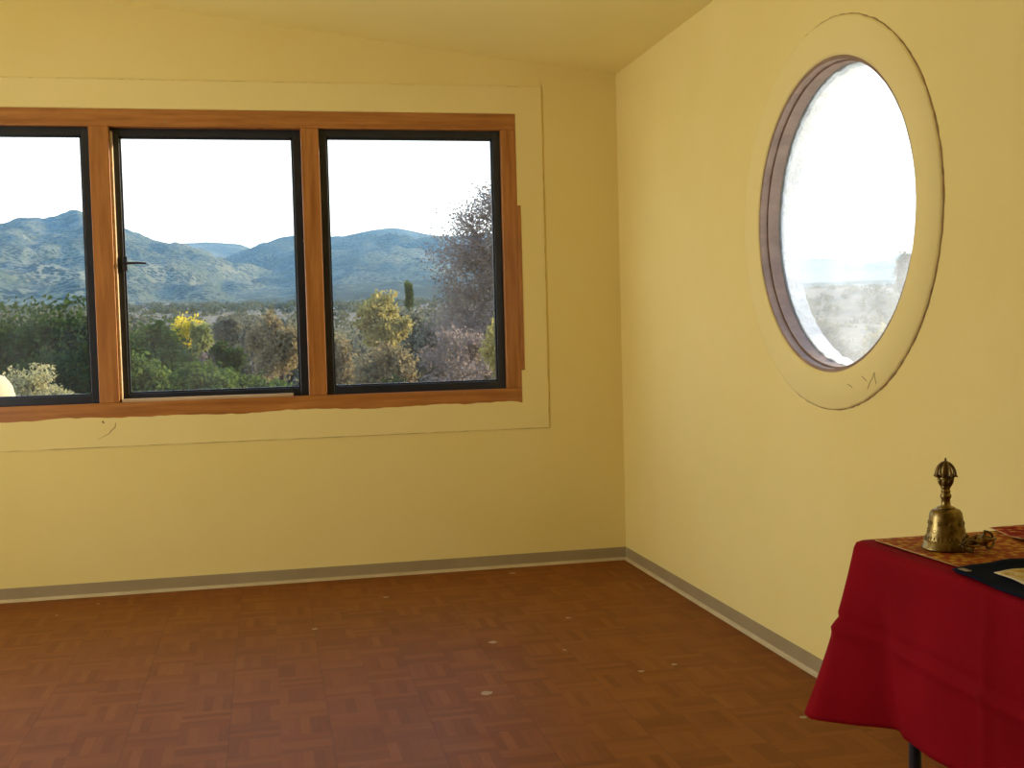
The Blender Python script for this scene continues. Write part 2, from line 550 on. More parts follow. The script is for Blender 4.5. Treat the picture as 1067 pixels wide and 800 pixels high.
# ---- raised plaster surround of the wide window (ragged inner edge where it meets the wood)
def jagged(a, b, n, amp, rnd, perp):
    pts = []
    for i in range(n + 1):
        t = i / n
        p = (a[0] + (b[0] - a[0]) * t, a[1] + (b[1] - a[1]) * t)
        k = 0 if i in (0, n) else rnd.uniform(-amp, amp)
        pts.append((p[0] + perp[0] * k, p[1] + perp[1] * k))
    return pts
TX0, TX1, TZ0, TZ1 = -1.883, 1.4045, 0.7072, 2.428
def plaster_surround():
    rnd = random.Random(4)
    bm = bmesh.new()
    e = 0.002
    inner = [(WX0 - e, WZ0), (WX1 + e, WZ0), (WX1 + e, WZ1 + e), (WX0 - e, WZ1 + e)]
    outer = [(TX0, TZ0), (TX1, TZ0), (TX1, TZ1), (TX0, TZ1)]
    steps = [90, 60, 140, 60]
    amps = [0.003, 0.0015, 0.0025, 0.0015]
    P, Q = [], []
    for s in range(4):
        a, b = inner[s], inner[(s + 1) % 4]
        c, d = outer[s], outer[(s + 1) % 4]
        n = steps[s]
        perp = [(0, 1), (1, 0), (0, 1), (1, 0)][s]
        ja = jagged(a, b, n, amps[s], rnd, perp)
        if s == 0:      # slow waviness added to the bottom edge, plaster smeared up over the wood
            ja = [(x, z + 0.006 * math.sin(x * 9) * math.sin(x * 2.3 + 1) + (0.006 if 0 < i < n else 0)) for i, (x, z) in enumerate(ja)]
        jo = jagged(c, d, n, 0.0008, rnd, perp)
        P += ja[:-1]; Q += jo[:-1]
    n = len(P)
    front = YB - 0.006
    vi = [bm.verts.new((x, front, z)) for x, z in P]
    vo = [bm.verts.new((x, front, z)) for x, z in Q]
    vib = [bm.verts.new((x, YB + 0.012, z)) for x, z in P]
    vob = [bm.verts.new((x, YB + 0.001, z)) for x, z in Q]
    for k in range(n):
        j = (k + 1) % n
        bm.faces.new((vi[k], vi[j], vo[j], vo[k]))
        bm.faces.new((vo[k], vo[j], vob[j], vob[k]))
        bm.faces.new((vib[k], vib[j], vi[j], vi[k]))
        bm.faces.new((vob[k], vob[j], vib[j], vib[k]))
    o = obj('trim_1', bm, M_TRIM)
    structure(o, 'raised cream plaster band around the wide window')
    # hairline seam along the outer edge
    bm = bmesh.new()
    w = 0.0016
    for (xa, za), (xb, zb) in (((TX0, TZ0), (TX1, TZ0)), ((TX1, TZ0), (TX1, TZ1)), ((TX0, TZ1), (TX1, TZ1))):
        pts = [(xa + (xb - xa) * i / 40 + rnd.uniform(-.001, .001), YB - 0.0005, za + (zb - za) * i / 40 + rnd.uniform(-.001, .001)) for i in range(41)]
        tube(bm, pts, [w * rnd.uniform(0.3, 1.3) for _ in pts], 6)
    obj('seam', bm, M_CRACK, o)
    # small crack below the first mullion
    bm = bmesh.new()
    cp = [at(111, 439.5, YB - 0.006), at(120.5, 440.5, YB - 0.006), at(120, 445, YB - 0.006), at(115.5, 449, YB - 0.006), at(113.5, 452, YB - 0.006), at(107, 455, YB - 0.006), at(102, 458, YB - 0.006)]
    tube(bm, cp[1:], [0.0016, 0.0022, 0.002, 0.0015, 0.001, 0.0006], 6)
    tube(bm, [at(106.5, 438.8, YB - 0.006), at(108.5, 441, YB - 0.006)], [0.006, 0.003], 6)
    obj('crack', bm, M_CRACK, o)
    return o
plaster_surround()

# ---- wide window: wooden frame, two posts, three black aluminium sashes with panes
win = empty('window_1', (-0.24, YB, WZ0))
structure(win, 'wide window of three black sashes in an orange varnished wooden frame')
def wpart(name, x0, x1, y0, y1, z0, z1, m, parent=win, bev=0.003):
    o = box_obj(name, x0, x1, y0, y1, z0, z1, m, None, bev)
    o.parent = parent
    pm = Matrix.Translation(Vector(win.location))
    o.matrix_parent_inverse = pm.inverted()
    return o
SX0, SX1 = -1.671, 1.1926
SZ0, SZ1 = 0.9137, 2.2108
FY = YB - 0.002
wpart('top_rail', WX0, WX1, FY, YB + 0.13, SZ1, WZ1, M_WOODH)
wpart('bottom_rail', WX0, WX1, FY, YB + 0.13, WZ0, SZ0, M_WOODH)
wpart('side_post', WX0, SX0, FY, YB + 0.13, SZ0, SZ1, M_WOODV)
wpart('side_post', SX1, WX1, FY, YB + 0.13, SZ0, SZ1, M_WOODV)
wpart('mullion', -0.7718, -0.6814, FY - 0.002, YB + 0.13, SZ0, SZ1, M_WOODV)
wpart('mullion', 0.2035, 0.2893, FY - 0.002, YB + 0.13, SZ0, SZ1, M_WOODV)
# extra batten nailed on the right post
wpart('batten', WX1 - 0.004, WX1 + 0.016, YB - 0.0085, YB + 0.004, 1.005, 1.835, M_WOODV, bev=0.001)

def sash(x0, x1, depth, operable=False):
    bw, y0, y1 = 0.038, YB + depth, YB + depth + 0.035
    z0, z1 = SZ0, SZ1
    bm = bmesh.new()
    for a in ((x0, x0 + bw, z0, z1), (x1 - bw, x1, z0, z1), (x0 + bw, x1 - bw, z0, z0 + bw), (x0 + bw, x1 - bw, z1 - bw, z1)):
        bbox(bm, a[0], a[1], y0, y1, a[2], a[3], 0.002)
        # inner stepped lip that carries the pane
    l = 0.008
    for a in ((x0 + bw - 0.001, x0 + bw + l, z0 + bw, z1 - bw), (x1 - bw - l, x1 - bw + 0.001, z0 + bw, z1 - bw),
              (x0 + bw, x1 - bw, z0 + bw - 0.001, z0 + bw + l), (x0 + bw, x1 - bw, z1 - bw - l, z1 - bw + 0.001)):
        bbox(bm, a[0], a[1], y0 + 0.012, y1 - 0.004, a[2], a[3])
    s = obj('sash', bm, M_BLACK, win)
    s.matrix_parent_inverse = Matrix.Translation(Vector(win.location)).inverted()
    p = box_obj('pane', x0 + bw, x1 - bw, y0 + 0.019, y0 + 0.023, z0 + bw, z1 - bw, M_GLASS, s, 0)
    return s
S1 = sash(SX0, -0.7718, 0.03)
S2 = sash(-0.6814, 0.2035, 0.055)
S3 = sash(0.2893, SX1, 0.03)
# latch handle of the middle sash
bm = bmesh.new()
hp = at(131, 275, YB + 0.06)
bbox(bm, hp.x - 0.012, hp.x + 0.010, YB + 0.035, YB + 0.056, hp.z - 0.035, hp.z + 0.035, 0.003)
tube(bm, [(hp.x, YB + 0.040, hp.z), (hp.x + 0.012, YB + 0.022, hp.z + 0.001), (hp.x + 0.05, YB + 0.018, hp.z + 0.002), (hp.x + 0.098, YB + 0.020, hp.z)], [0.007, 0.007, 0.006, 0.005], 10)
obj('handle', bm, M_BLACK, S2)
# loose pale stop strip lying on the sill under the middle sash
e = 0.001
wpart('stop_strip', -0.672, 0.128, YB + 0.008, YB + 0.030, SZ0, SZ0 + 0.016, M_RAWWOOD)
# strip of old sealant on the left stile of the right sash
wpart('sealant', SX0 * 0 + 0.2893 + 0.038, 0.2893 + 0.047, YB + 0.026, YB + 0.032, SZ0 + 0.04, SZ1 - 0.05, M_SEAL, S3, 0.001)
# vertical stop strips that catch the sun on the right side of the posts
wpart('stop_strip', -0.6814, -0.669, YB + 0.012, YB + 0.050, SZ0 + 0.012, SZ1 - 0.02, M_RAWWOOD)
# flecks of filler on the frame
rnd = random.Random(8)
bm = bmesh.new()
for u, v, r in ((316.3, 251.5, .006), (318.5, 302.5, .004), (528, 284.5, .003), (531.5, 325, .003), (537, 385, .002), (376, 113 + 16, .003), (172, 127, .004), (116, 216, .002), (530, 313, .002), (484, 410, .003), (509, 408, .003)):
    p = at(u, v, FY - 0.004)
    for q in range(3):
        c = p + Vector((rnd.uniform(-1, 1) * r * .5, 0.001, rnd.uniform(-1, 1) * r * .8))
        rr = bmesh.ops.create_icosphere(bm, subdivisions=1, radius=r * rnd.uniform(.5, .9))
        for vv in rr['verts']:
            vv.co = Vector((vv.co.x, vv.co.y * 0.6, vv.co.z)) + c
o = obj('filler_flecks', bm, M_FLECK_GLARE, win)
o.matrix_parent_inverse = Matrix.Translation(Vector(win.location)).inverted()

# ---- round window
rw = empty('window_2', (XR, OC_Y, OC_Z - OR_IN))
structure(rw, 'round porthole window with a brown wooden ring')
def xring(name, r0, r1, x0, x1, m, parent, seg=96, jit=0.0, seed=1, sm=True, r1_out=None):
    """ring about the x axis between radii r0 < r1 and x0 < x1"""
    rnd = random.Random(seed)
    bm = bmesh.new()
    rows = []
    for k in range(seg):
        a = 2 * math.pi * k / seg
        j = rnd.uniform(-jit, jit)
        prof = [(x0, r0 + j), (x0, r1), (x1, r1_out or r1), (x1, r0 + j)]
        rows.append([bm.verts.new((x, *circ_pt(a, r))) for x, r in prof])
    for k in range(seg):
        A, B = rows[k], rows[(k + 1) % seg]
        for q in range(4):
            bm.faces.new((A[q], B[q], B[(q + 1) % 4], A[(q + 1) % 4]))
    o = obj(name, bm, m, None)
    if parent is not None:
        o.parent = parent
        o.matrix_parent_inverse = Matrix.Translation(Vector(parent.location)).inverted()
    return o
xring('inner_ring', 0.494, 0.5065, XR + 0.001, XR + 0.027, M_RINGWOOD, rw, jit=0.0007)
xring('outer_ring', 0.488, 0.5065, XR + 0.0285, XR + 0.070, M_RINGWOOD, rw, jit=0.0007, seed=5)
xring('mortar_rim', 0.486, 0.5065, XR + 0.080, XR + 0.139, M_MORTAR, rw, 160, 0.004, 3)
bm = bmesh.new()
a = [bm.verts.new((XR + 0.072, *circ_pt(2 * math.pi * k / 96, 0.500))) for k in range(96)]
b_ = [bm.verts.new((XR + 0.077, *circ_pt(2 * math.pi * k / 96, 0.500))) for k in range(96)]
bm.faces.new(a); bm.faces.new(b_[::-1])
for k in range(96):
    bm.faces.new((a[k], b_[k], b_[(k + 1) % 96], a[(k + 1) % 96]))
o = obj('pane', bm, M_DUSTGLASS)
o.parent = rw
o.matrix_parent_inverse = Matrix.Translation(Vector(rw.location)).inverted()
# raised plaster disc around it, thicker to its lower right, with the dark joint line
def round_surround():
    seg = 140
    bm = bmesh.new()
    rows = []
    rnd = random.Random(6)
    for k in range(seg):
        a = 2 * math.pi * k / seg
        # angle 180 deg is the side nearer the camera (y smaller)
        near = 0.5 - 0.5 * math.cos(a)
        h = 0.0022 + 0.0075 * near
        r1 = OR_OUT + rnd.uniform(-.0015, .0015)
        r0 = 0.5055
        rows.append([bm.verts.new((x, *circ_pt(a, r))) for x, r in ((XR + 0.004, r0), (XR - h * 0.5, r0), (XR - h, r0 + 0.012), (XR - h, r1 - 0.006), (XR - h * .4, r1), (XR + 0.003, r1 + 0.001))])
    for k in range(seg):
        A, B = rows[k], rows[(k + 1) % seg]
        for q in range(5):
            bm.faces.new((A[q], B[q], B[q + 1], A[q + 1]))
        bm.faces.new((A[5], B[5], B[0], A[0]))
    o = obj('trim_2', bm, M_TRIM)
    for p in o.data.polygons: p.use_smooth = True
    structure(o, 'raised plaster ring around the round window')
    bm = bmesh.new()
    pts, rad = [], []
    n = 150
    for i in range(n + 1):
        a = math.radians(78 + (292 - 78) * i / n)
        pts.append((XR - 0.0008, *circ_pt(a, OR_OUT + 0.001 + rnd.uniform(-.0012, .0012))))
        s = math.sin(math.pi * i / n)
        rad.append((0.0006 + 0.0030 * s ** 0.6) * rnd.uniform(0.6, 1.15))
    tube(bm, pts, rad, 6)
    obj('seam', bm, M_CRACK, o)
    bm = bmesh.new()
    def onr(u, v):
        aa, bb = (u - 533.5) / FPX, (v - 400) / FPX
        d = [ROW_R[i] * aa + ROW_D[i] * bb + ROW_F[i] for i in range(3)]
        t = (XR - 0.0085) / d[0]
        return Vector((XR - 0.0085, d[1] * t, CAM_H + d[2] * t))
    for st in ([(904, 405), (906, 399), (909, 394), (911, 388), (912, 396), (913, 400)], [(883, 400), (886, 402), (888, 404)], [(898, 392), (903, 397)]):
        tube(bm, [onr(*q) for q in st], 0.0009, 5)
    obj('scratch', bm, M_CRACK, o)
round_surround()

# ---------------------------------------------------------------- table and what lies on it
M_TABLE = noise_mat('grey_laminate', [(0.3, (0.25, 0.24, 0.22)), (0.7, (0.33, 0.32, 0.29))], 40, 0.5)
M_LEG = noise_mat('black_painted_steel', [(0.3, (0.008, 0.011, 0.018)), (0.7, (0.014, 0.018, 0.028))], 10, 0.35)
TBX0, TBX1, TBY0, TBY1, TBZ = 1.185, 1.765, 0.36, 2.185, 0.742
tb = empty('folding_table', ((TBX0 + TBX1) / 2, (TBY0 + TBY1) / 2, 0))
tag(tb, 'folding table with black metal legs under the red cloth', 'table')
def tpart(name, bm, m, parent=tb, root=tb):
    o = obj(name, bm, m, parent, smooth=False)
    if parent is root:
        o.matrix_parent_inverse = Matrix.Translation(Vector(root.location)).inverted()
    return o
bm = bmesh.new()
bbox(bm, TBX0, TBX1, TBY0, TBY1, TBZ - 0.035, TBZ, 0.006)
tpart('tabletop', bm, M_TABLE)
for lx in (TBX0 + 0.045, TBX1 - 0.045):
    for ly in (TBY0 + 0.15, TBY1 - 0.15):
        bm = bmesh.new()
        tube(bm, [(lx, ly, TBZ - 0.035), (lx, ly, 0.012)], 0.0125, 16)
        g = tpart('leg', bm, M_LEG)
        bm = bmesh.new()
        lathe(bm, [(0, 0.0), (0.016, 0.0), (0.0165, 0.02), (0.0145, 0.03), (0, 0.03)], 16, (lx, ly, 0))
        f = obj('foot_cap', bm, M_LEG, g)
for ly in (TBY0 + 0.15, TBY1 - 0.15):
    bm = bmesh.new()
    tube(bm, [(TBX0 + 0.045, ly, 0.16), (TBX1 - 0.045, ly, 0.16)], 0.009, 12)
    tpart('crossbar', bm, M_LEG)

def cloth_fabric(name, ca, cb, rough=0.85, weave=900):
    m, nt, b = mat(name)
    f = noise(nt, 5, 4)
    L(nt, ramp(nt, f, [(0.3, ca), (0.7, cb)]), b.inputs['Base Color'])
    b.inputs['Roughness'].default_value = rough
    b.inputs['Specular IOR Level'].default_value = 0.06
    b.inputs['Sheen Weight'].default_value = 0.0
    b.inputs['Sheen Roughness'].default_value = 0.4
    b.inputs['Sheen Tint'].default_value = (0.9, 0.1, 0.12, 1)
    bump(nt, b, noise(nt, weave, 2), 0.25, 0.001)
    return m
M_RED = cloth_fabric('crimson_cotton', (0.21, 0.002, 0.006), (0.26, 0.003, 0.009))

def tablecloth():
    # perimeter of the table top (rounded corners), walked from the wall side round the far end to the near end
    T = 0.008
    x0, x1, y0, y1 = TBX0 - T, TBX1 + 0.012, TBY0 - T, TBY1 + T
    rc = 0.030
    per = []           # (x, y, nx, ny, cornerweight)
    def straight(a, b, n, nx, ny):
        for i in range(n):
            t = i / n
            per.append((a[0] + (b[0] - a[0]) * t, a[1] + (b[1] - a[1]) * t, nx, ny, 0))
    def corner(cx, cy, a0, a1, n):
        for i in range(n):
            a = math.radians(a0 + (a1 - a0) * i / n)
            w = math.sin(math.pi * i / n)
            per.append((cx + rc * math.cos(a), cy + rc * math.sin(a), math.cos(a), math.sin(a), w))
    straight((x0, y0 + rc), (x0, y1 - rc), 150, -1, 0)
    corner(x0 + rc, y1 - rc, 180, 90, 18)
    straight((x0 + rc, y1), (x1 - rc, y1), 50, 0, 1)
    corner(x1 - rc, y1 - rc, 90, 0, 10)
    straight((x1, y1 - rc), (x1, y0 + rc), 90, 1, 0)
    corner(x1 - rc, y0 + rc, 0, -90, 10)
    straight((x1 - rc, y0), (x0 + rc, y0), 50, 0, -1)
    corner(x0 + rc, y0 + rc, -90, -180, 18)
    n = len(per)
    ND = 36
    top = TBZ + 0.006
    verts, faces = [], []
    drop_straight = 0.352
    for i, (x, y, nx, ny, w) in enumerate(per):
        wallside = (nx > 0.3)
        # distance along the front from the far corner, used to spread the corner's cone of cloth
        dcx, dcy = x - (x0 + rc), y - (y1 - rc)
        dist_far = math.hypot(x - x0, y - y1)
        near = math.hypot(x - x0, y - y0)
        dc = min(dist_far, near)
        cw = math.exp(-(dc / 0.10) ** 2)
        drop = drop_straight + 0.032 * math.exp(-(dc / 0.12) ** 2)
        if nx < -0.5:
            drop += 0.006 * math.sin(y * 7.0)
        for k in range(ND + 1):
            t = k / ND
            # round the edge first
            s = t * drop
            re = 0.014
            if s < re * math.pi / 2:
                a = s / re
                off, dz = re * math.sin(a), re * (1 - math.cos(a))
            else:
                off, dz = re, re + (s - re * math.pi / 2)
            off -= re
            ss = max(0.0, s - 0.02)
            if wallside:
                fl = 0.0
            else:
                fl = 0.02 * ss + 0.20 * cw * ss * (0.55 + 0.45 * ss / 0.38)
                q = y if abs(nx) > 0.5 else x
                fl += (ss / 0.32) ** 1.3 * (0.006 * math.sin(q * 11 + 1.0) + 0.004 * math.sin(q * 23 + 2.2) * (1 - cw))
            # folds on the corner cone: one groove on the front side of the corner
            px = x + nx * (off + fl)
            py = y + ny * (off + fl)
            if nx < -0.2 and cw > 0.02:
                g = math.exp(-((dist_far - 0.115 - 0.10 * ss) / 0.035) ** 2)
                px += 0.026 * g * (ss / 0.38)
                g2 = math.exp(-((dist_far - 0.03) / 0.03) ** 2)
                px -= 0.012 * g2 * (ss / 0.38)
            # cone spreads sideways away from the straight side
            if nx < -0.9 and dist_far < 0.35:
                py += 0.05 * cw * ss / 0.38
            # crease pressed in by folding: two horizontal lines and one vertical
            if nx < -0.9:
                px += 0.0070 * math.exp(-((s - 0.175 - (2.2 - y) * 0.012) / 0.007) ** 2)
                px -= 0.0075 * math.exp(-((s - 0.19 - (2.2 - y) * 0.012) / 0.012) ** 2)
                px -= 0.005 * math.exp(-((y - 1.72) / 0.012) ** 2)
                px += 0.0025 * math.sin(y * 30 + s * 22) * math.exp(-((y - 1.66) / .1) ** 2)
            verts.append((px, py, top - dz))
    W = ND + 1
    for i in range(n):
        j = (i + 1) % n
        for k in range(ND):
            faces.append((i * W + k, j * W + k, j * W + k + 1, i * W + k + 1))
    # top: rings shrinking to the middle line
    cx, cy = (x0 + x1) / 2, (y0 + y1) / 2
    base = len(verts)
    rings = 8
    prev = [i * W for i in range(n)]
    for r in range(1, rings + 1):
        f = 1 - r / rings
        cur = []
        for i, (x, y, nx, ny, w) in enumerate(per):
            inset = (1 - f) * (x1 - x0) / 2 * 0.98
            X = x - nx * inset * 0 - (1 if x > cx else -1) * min(abs(x - cx), inset)
            Y = y - (1 if y > cy else -1) * min(abs(y - cy), inset)
            cur.append(len(verts))
            verts.append((X, Y, top + 0.0006 * math.sin(X * 40) * math.sin(Y * 25)))
        for i in range(n):
            j = (i + 1) % n
            faces.append((prev[i], cur[i], cur[j], prev[j]))
        prev = cur
    me = bpy.data.meshes.new('tablecloth')
    bm = bmesh.new()
    bv = [bm.verts.new(v) for v in verts]
    for f in faces:
        try:
            bm.faces.new([bv[i] for i in f])
        except ValueError:
            pass
    bmesh.ops.remove_doubles(bm, verts=bm.verts[:], dist=1e-5)
    o = obj('tablecloth', bm, M_RED, smooth=True)
    md = o.modifiers.new('thickness', 'SOLIDIFY')
    md.thickness = 0.0022
    md.offset = -1
    return o
tag(tablecloth(), 'plain crimson cloth draped over the table by the right wall', 'tablecloth')
CZ = TBZ + 0.0075        # top of the cloth

# brocade mats
def brocade(name, field, motif, edge_c, sc):
    m, nt, b = mat(name)
    tc = N(nt, 'ShaderNodeTexCoord')
    v = N(nt, 'ShaderNodeTexVoronoi')
    v.inputs['Scale'].default_value = sc
    L(nt, tc.outputs['Object'], v.inputs['Vector'])
    nz = noise(nt, sc * 1.4, 5, 0.7)
    f = math_node(nt, 'ADD', math_node(nt, 'MULTIPLY', v.outputs['Distance'], 0.6), math_node(nt, 'MULTIPLY', nz, 0.7))
    c = ramp(nt, f, [(0.50, motif), (0.56, field), (0.66, field), (0.70, edge_c)])
    L(nt, c, b.inputs['Base Color'])
    b.inputs['Roughness'].default_value = 0.8
    b.inputs['Specular IOR Level'].default_value = 0.1
    bump(nt, b, f, 0.4, 0.002)
    return m
M_BROC1 = brocade('gold_brocade', (0.42, 0.17, 0.015), (0.62, 0.35, 0.05), (0.32, 0.065, 0.018), 62)
M_BROC2 = brocade('red_brocade', (0.34, 0.035, 0.015), (0.50, 0.22, 0.05), (0.22, 0.01, 0.01), 48)
M_GOLDEDGE = noise_mat('gold_braid', [(0.3, (0.32, 0.15, 0.03)), (0.7, (0.50, 0.28, 0.07))], 300, 0.45)
M_NAVY = cloth_fabric('navy_satin', (0.004, 0.007, 0.018), (0.006, 0.011, 0.028), 0.95)
M_NAVY.node_tree.nodes['Principled BSDF'].inputs['Sheen Tint'].default_value = (0.3, 0.4, 0.7, 1)
M_CREAM = brocade('cream_gold_silk', (0.62, 0.47, 0.20), (0.55, 0.34, 0.08), (0.70, 0.60, 0.36), 30)
M_BRAID_RED = noise_mat('red_piping', [(0.3, (0.25, 0.01, 0.01)), (0.7, (0.35, 0.02, 0.015))], 80, 0.7)

def sheet(name, corners, zf, m, thick=0.002, parent=None, n=28):
    """quad sheet bilinear between four xy corners, height from zf(u, v)"""
    bm = bmesh.new()
    A, B, C, D = [Vector((*c, 0)) for c in corners]
    g = [[None] * (n + 1) for _ in range(n + 1)]
    for i in range(n + 1):
        for j in range(n + 1):
            u, v = i / n, j / n
            p = (A * (1 - u) + B * u) * (1 - v) + (D * (1 - u) + C * u) * v
            g[i][j] = bm.verts.new((p.x, p.y, zf(u, v)))
    for i in range(n):
        for j in range(n):
            bm.faces.new((g[i][j], g[i + 1][j], g[i + 1][j + 1], g[i][j + 1]))
    o = obj(name, bm, m, parent, smooth=True)
    md = o.modifiers.new('thickness', 'SOLIDIFY')
    md.thickness = thick
    md.offset = 1 if o.data.polygons[0].normal.z > 0 else -1
    return o
def edging(name, corners, zf, r, m, parent, which=(0, 1, 2, 3)):
    bm = bmesh.new()
    uv = [(0, 0), (1, 0), (1, 1), (0, 1)]
    A, B, C, D = [Vector((*c, 0)) for c in corners]
    for s in which:
        a, b = uv[s], uv[(s + 1) % 4]
        pts = []
        for i in range(25):
            t = i / 24
            u, v = a[0] + (b[0] - a[0]) * t, a[1] + (b[1] - a[1]) * t
            p = (A * (1 - u) + B * u) * (1 - v) + (D * (1 - u) + C * u) * v
            pts.append((p.x, p.y, zf(u, v) + r * 0.8))
        tube(bm, pts, r, 8)
    return obj(name, bm, m, parent, smooth=True)
c1 = [(1.214, 2.150), (1.220, 1.868), (1.500, 1.872), (1.498, 2.152)]
z1 = lambda u, v: CZ + 0.0006 + 0.0012 * (math.sin(u * 9) * math.sin(v * 8) + 1) * 0.5
mat1 = sheet('brocade_mat', c1, z1, M_BROC1)
tag(mat1, 'gold and red brocade square under the brass bell', 'mat')
edging('braid_edge', c1, z1, 0.0011, M_GOLDEDGE, mat1)
c2 = [(1.500, 2.180), (1.462, 2.02), (1.735, 1.96), (1.745, 2.175)]
z2 = lambda u, v: CZ + 0.0042 + 0.006 * math.exp(-((u - 1) / .3) ** 2 - (v / .3) ** 2) + 0.001 * math.sin(u * 7 + v * 5)
mat2 = sheet('brocade_mat', c2, z2, M_BROC2)
tag(mat2, 'red brocade piece by the wall, overlapping the gold brocade square', 'mat')
edging('braid_edge', c2, z2, 0.0011, M_GOLDEDGE, mat2)
c3 = [(1.190, 1.842), (1.166, 1.585), (1.545, 1.56), (1.545, 1.872)]
def z3(u, v):
    return CZ + 0.0012 + 0.0055 * math.exp(-(u / .06) ** 2) * (0.35 + 0.65 * min(1, v * 3)) + 0.002 * math.sin(v * 14 + u * 5) ** 2 + 0.003 * min(1, v * 4) * math.exp(-(u / .12) ** 2)
nav = sheet('altar_cloth', c3, z3, M_NAVY, 0.002)
tag(nav, 'navy-bordered altar cloth with a cream panel, nearest the camera on the table', 'cloth')
c4 = [(1.232, 1.780), (1.216, 1.635), (1.50, 1.612), (1.50, 1.822)]
z4 = lambda u, v: CZ + 0.0072 + 0.0018 * math.sin(v * 11 + u * 4) ** 2
pn = sheet('cream_panel', c4, z4, M_CREAM, 0.0012, nav)
pn['label'] = 'cream and gold woven panel'
bm = bmesh.new()
bbox(bm, 1.188, 1.199, 1.795, 1.820, CZ + 0.0095, CZ + 0.0105)
obj('small_label', bm, M_FLECK_GLARE, nav)

# ---- brass hand bell
def brass_mat(name, c0, c1, rough):
    m, nt, b = mat(name)
    f = noise(nt, 60, 5, 0.65)
    L(nt, ramp(nt, f, [(0.35, c0), (0.65, c1)]), b.inputs['Base Color'])
    b.inputs['Metallic'].default_value = 1.0
    L(nt, math_node(nt, 'ADD', math_node(nt, 'MULTIPLY', f, 0.25), rough - 0.12), b.inputs['Roughness'])
    bump(nt, b, noise(nt, 220, 3), 0.25, 0.001)
    return m
M_BRASS = brass_mat('aged_brass', (0.13, 0.088, 0.028), (0.34, 0.245, 0.085), 0.34)
M_BRASSD = brass_mat('dark_bronze', (0.11, 0.075, 0.03), (0.30, 0.20, 0.08), 0.42)
BX, BY, BZ = 1.292, 2.018, CZ + 0.0042
bell = empty('hand_bell', (BX, BY, BZ))
tag(bell, 'brass ritual hand bell standing mouth down on the gold brocade', 'bell')
bm = bmesh.new()
prof = [(0.0, 0.0795), (0.010, 0.080), (0.020, 0.0785), (0.0265, 0.0755), (0.0300, 0.070), (0.0315, 0.062), (0.0328, 0.050), (0.0345, 0.038),
        (0.0372, 0.026), (0.0400, 0.018), (0.0402, 0.0165), (0.0418, 0.015), (0.0430, 0.010), (0.0462, 0.004), (0.0470, 0.001), (0.0462, 0.0),
        (0.0430, 0.001), (0.038, 0.012), (0.032, 0.035), (0.028, 0.066), (0.015, 0.074), (0.0, 0.075)]
lathe(bm, prof, 56)
body = obj('bell_body', bm, M_BRASS, bell, smooth=True)
# bead rows, lotus petals and the cast relief medallions
bm = bmesh.new()
def bead(bm, p, r, sub=1, flat=1.0):
    rr = bmesh.ops.create_icosphere(bm, subdivisions=sub, radius=r)
    for v in rr['verts']:
        v.co = v.co + Vector(p)
for k in range(40):
    a = 2 * math.pi * k / 40
    bead(bm, (0.0405 * math.cos(a), 0.0405 * math.sin(a), 0.0175), 0.0016)
    a += 0.05
    bead(bm, (0.0346 * math.cos(a), 0.0346 * math.sin(a), 0.0385), 0.0010)
for k in range(10):
    a = 2 * math.pi * k / 10
    for dz, dr in ((0.053, 0.0325), (0.049, 0.0330), (0.051, 0.0328)):
        for da in (-0.07, 0.0, 0.07):
            bead(bm, (dr * math.cos(a + da), dr * math.sin(a + da), dz), 0.0018)
    for i in range(4):
        a2 = a + 0.31 + (i - 1.5) * 0.08
        bead(bm, (0.0352 * math.cos(a2), 0.0352 * math.sin(a2), 0.034), 0.0012)
for k in range(32):
    a = 2 * math.pi * k / 32
    tube(bm, [(0.0375 * math.cos(a), 0.0375 * math.sin(a), 0.0255), (0.0400 * math.cos(a), 0.0400 * math.sin(a), 0.0195)], 0.0011, 5)
obj('relief_ornament', bm, M_BRASS, bell, smooth=True)
bm = bmesh.new()
prof = [(0.0, 0.078), (0.017, 0.079), (0.017, 0.081), (0.013, 0.0825), (0.0095, 0.084), (0.0085, 0.088), (0.0080, 0.097), (0.0088, 0.098), (0.0102, 0.100), (0.0106, 0.103),
        (0.0102, 0.106), (0.0086, 0.1075), (0.0080, 0.110), (0.0092, 0.1115), (0.0092, 0.113), (0.0076, 0.115), (0.0078, 0.118), (0.0100, 0.1195), (0.0092, 0.1215),
        (0.0100, 0.124), (0.0118, 0.130), (0.0132, 0.137), (0.0140, 0.141), (0.0, 0.141)]
lathe(bm, prof, 32)
for k in range(8):                      # lotus petals under the crown
    a = 2 * math.pi * k / 8
    tube(bm, [(0.009 * math.cos(a), 0.009 * math.sin(a), 0.123), (0.0118 * math.cos(a), 0.0118 * math.sin(a), 0.131), (0.0150 * math.cos(a), 0.0150 * math.sin(a), 0.140)], [0.002, 0.0034, 0.0015], 6)
obj('handle', bm, M_BRASS, bell, smooth=True)
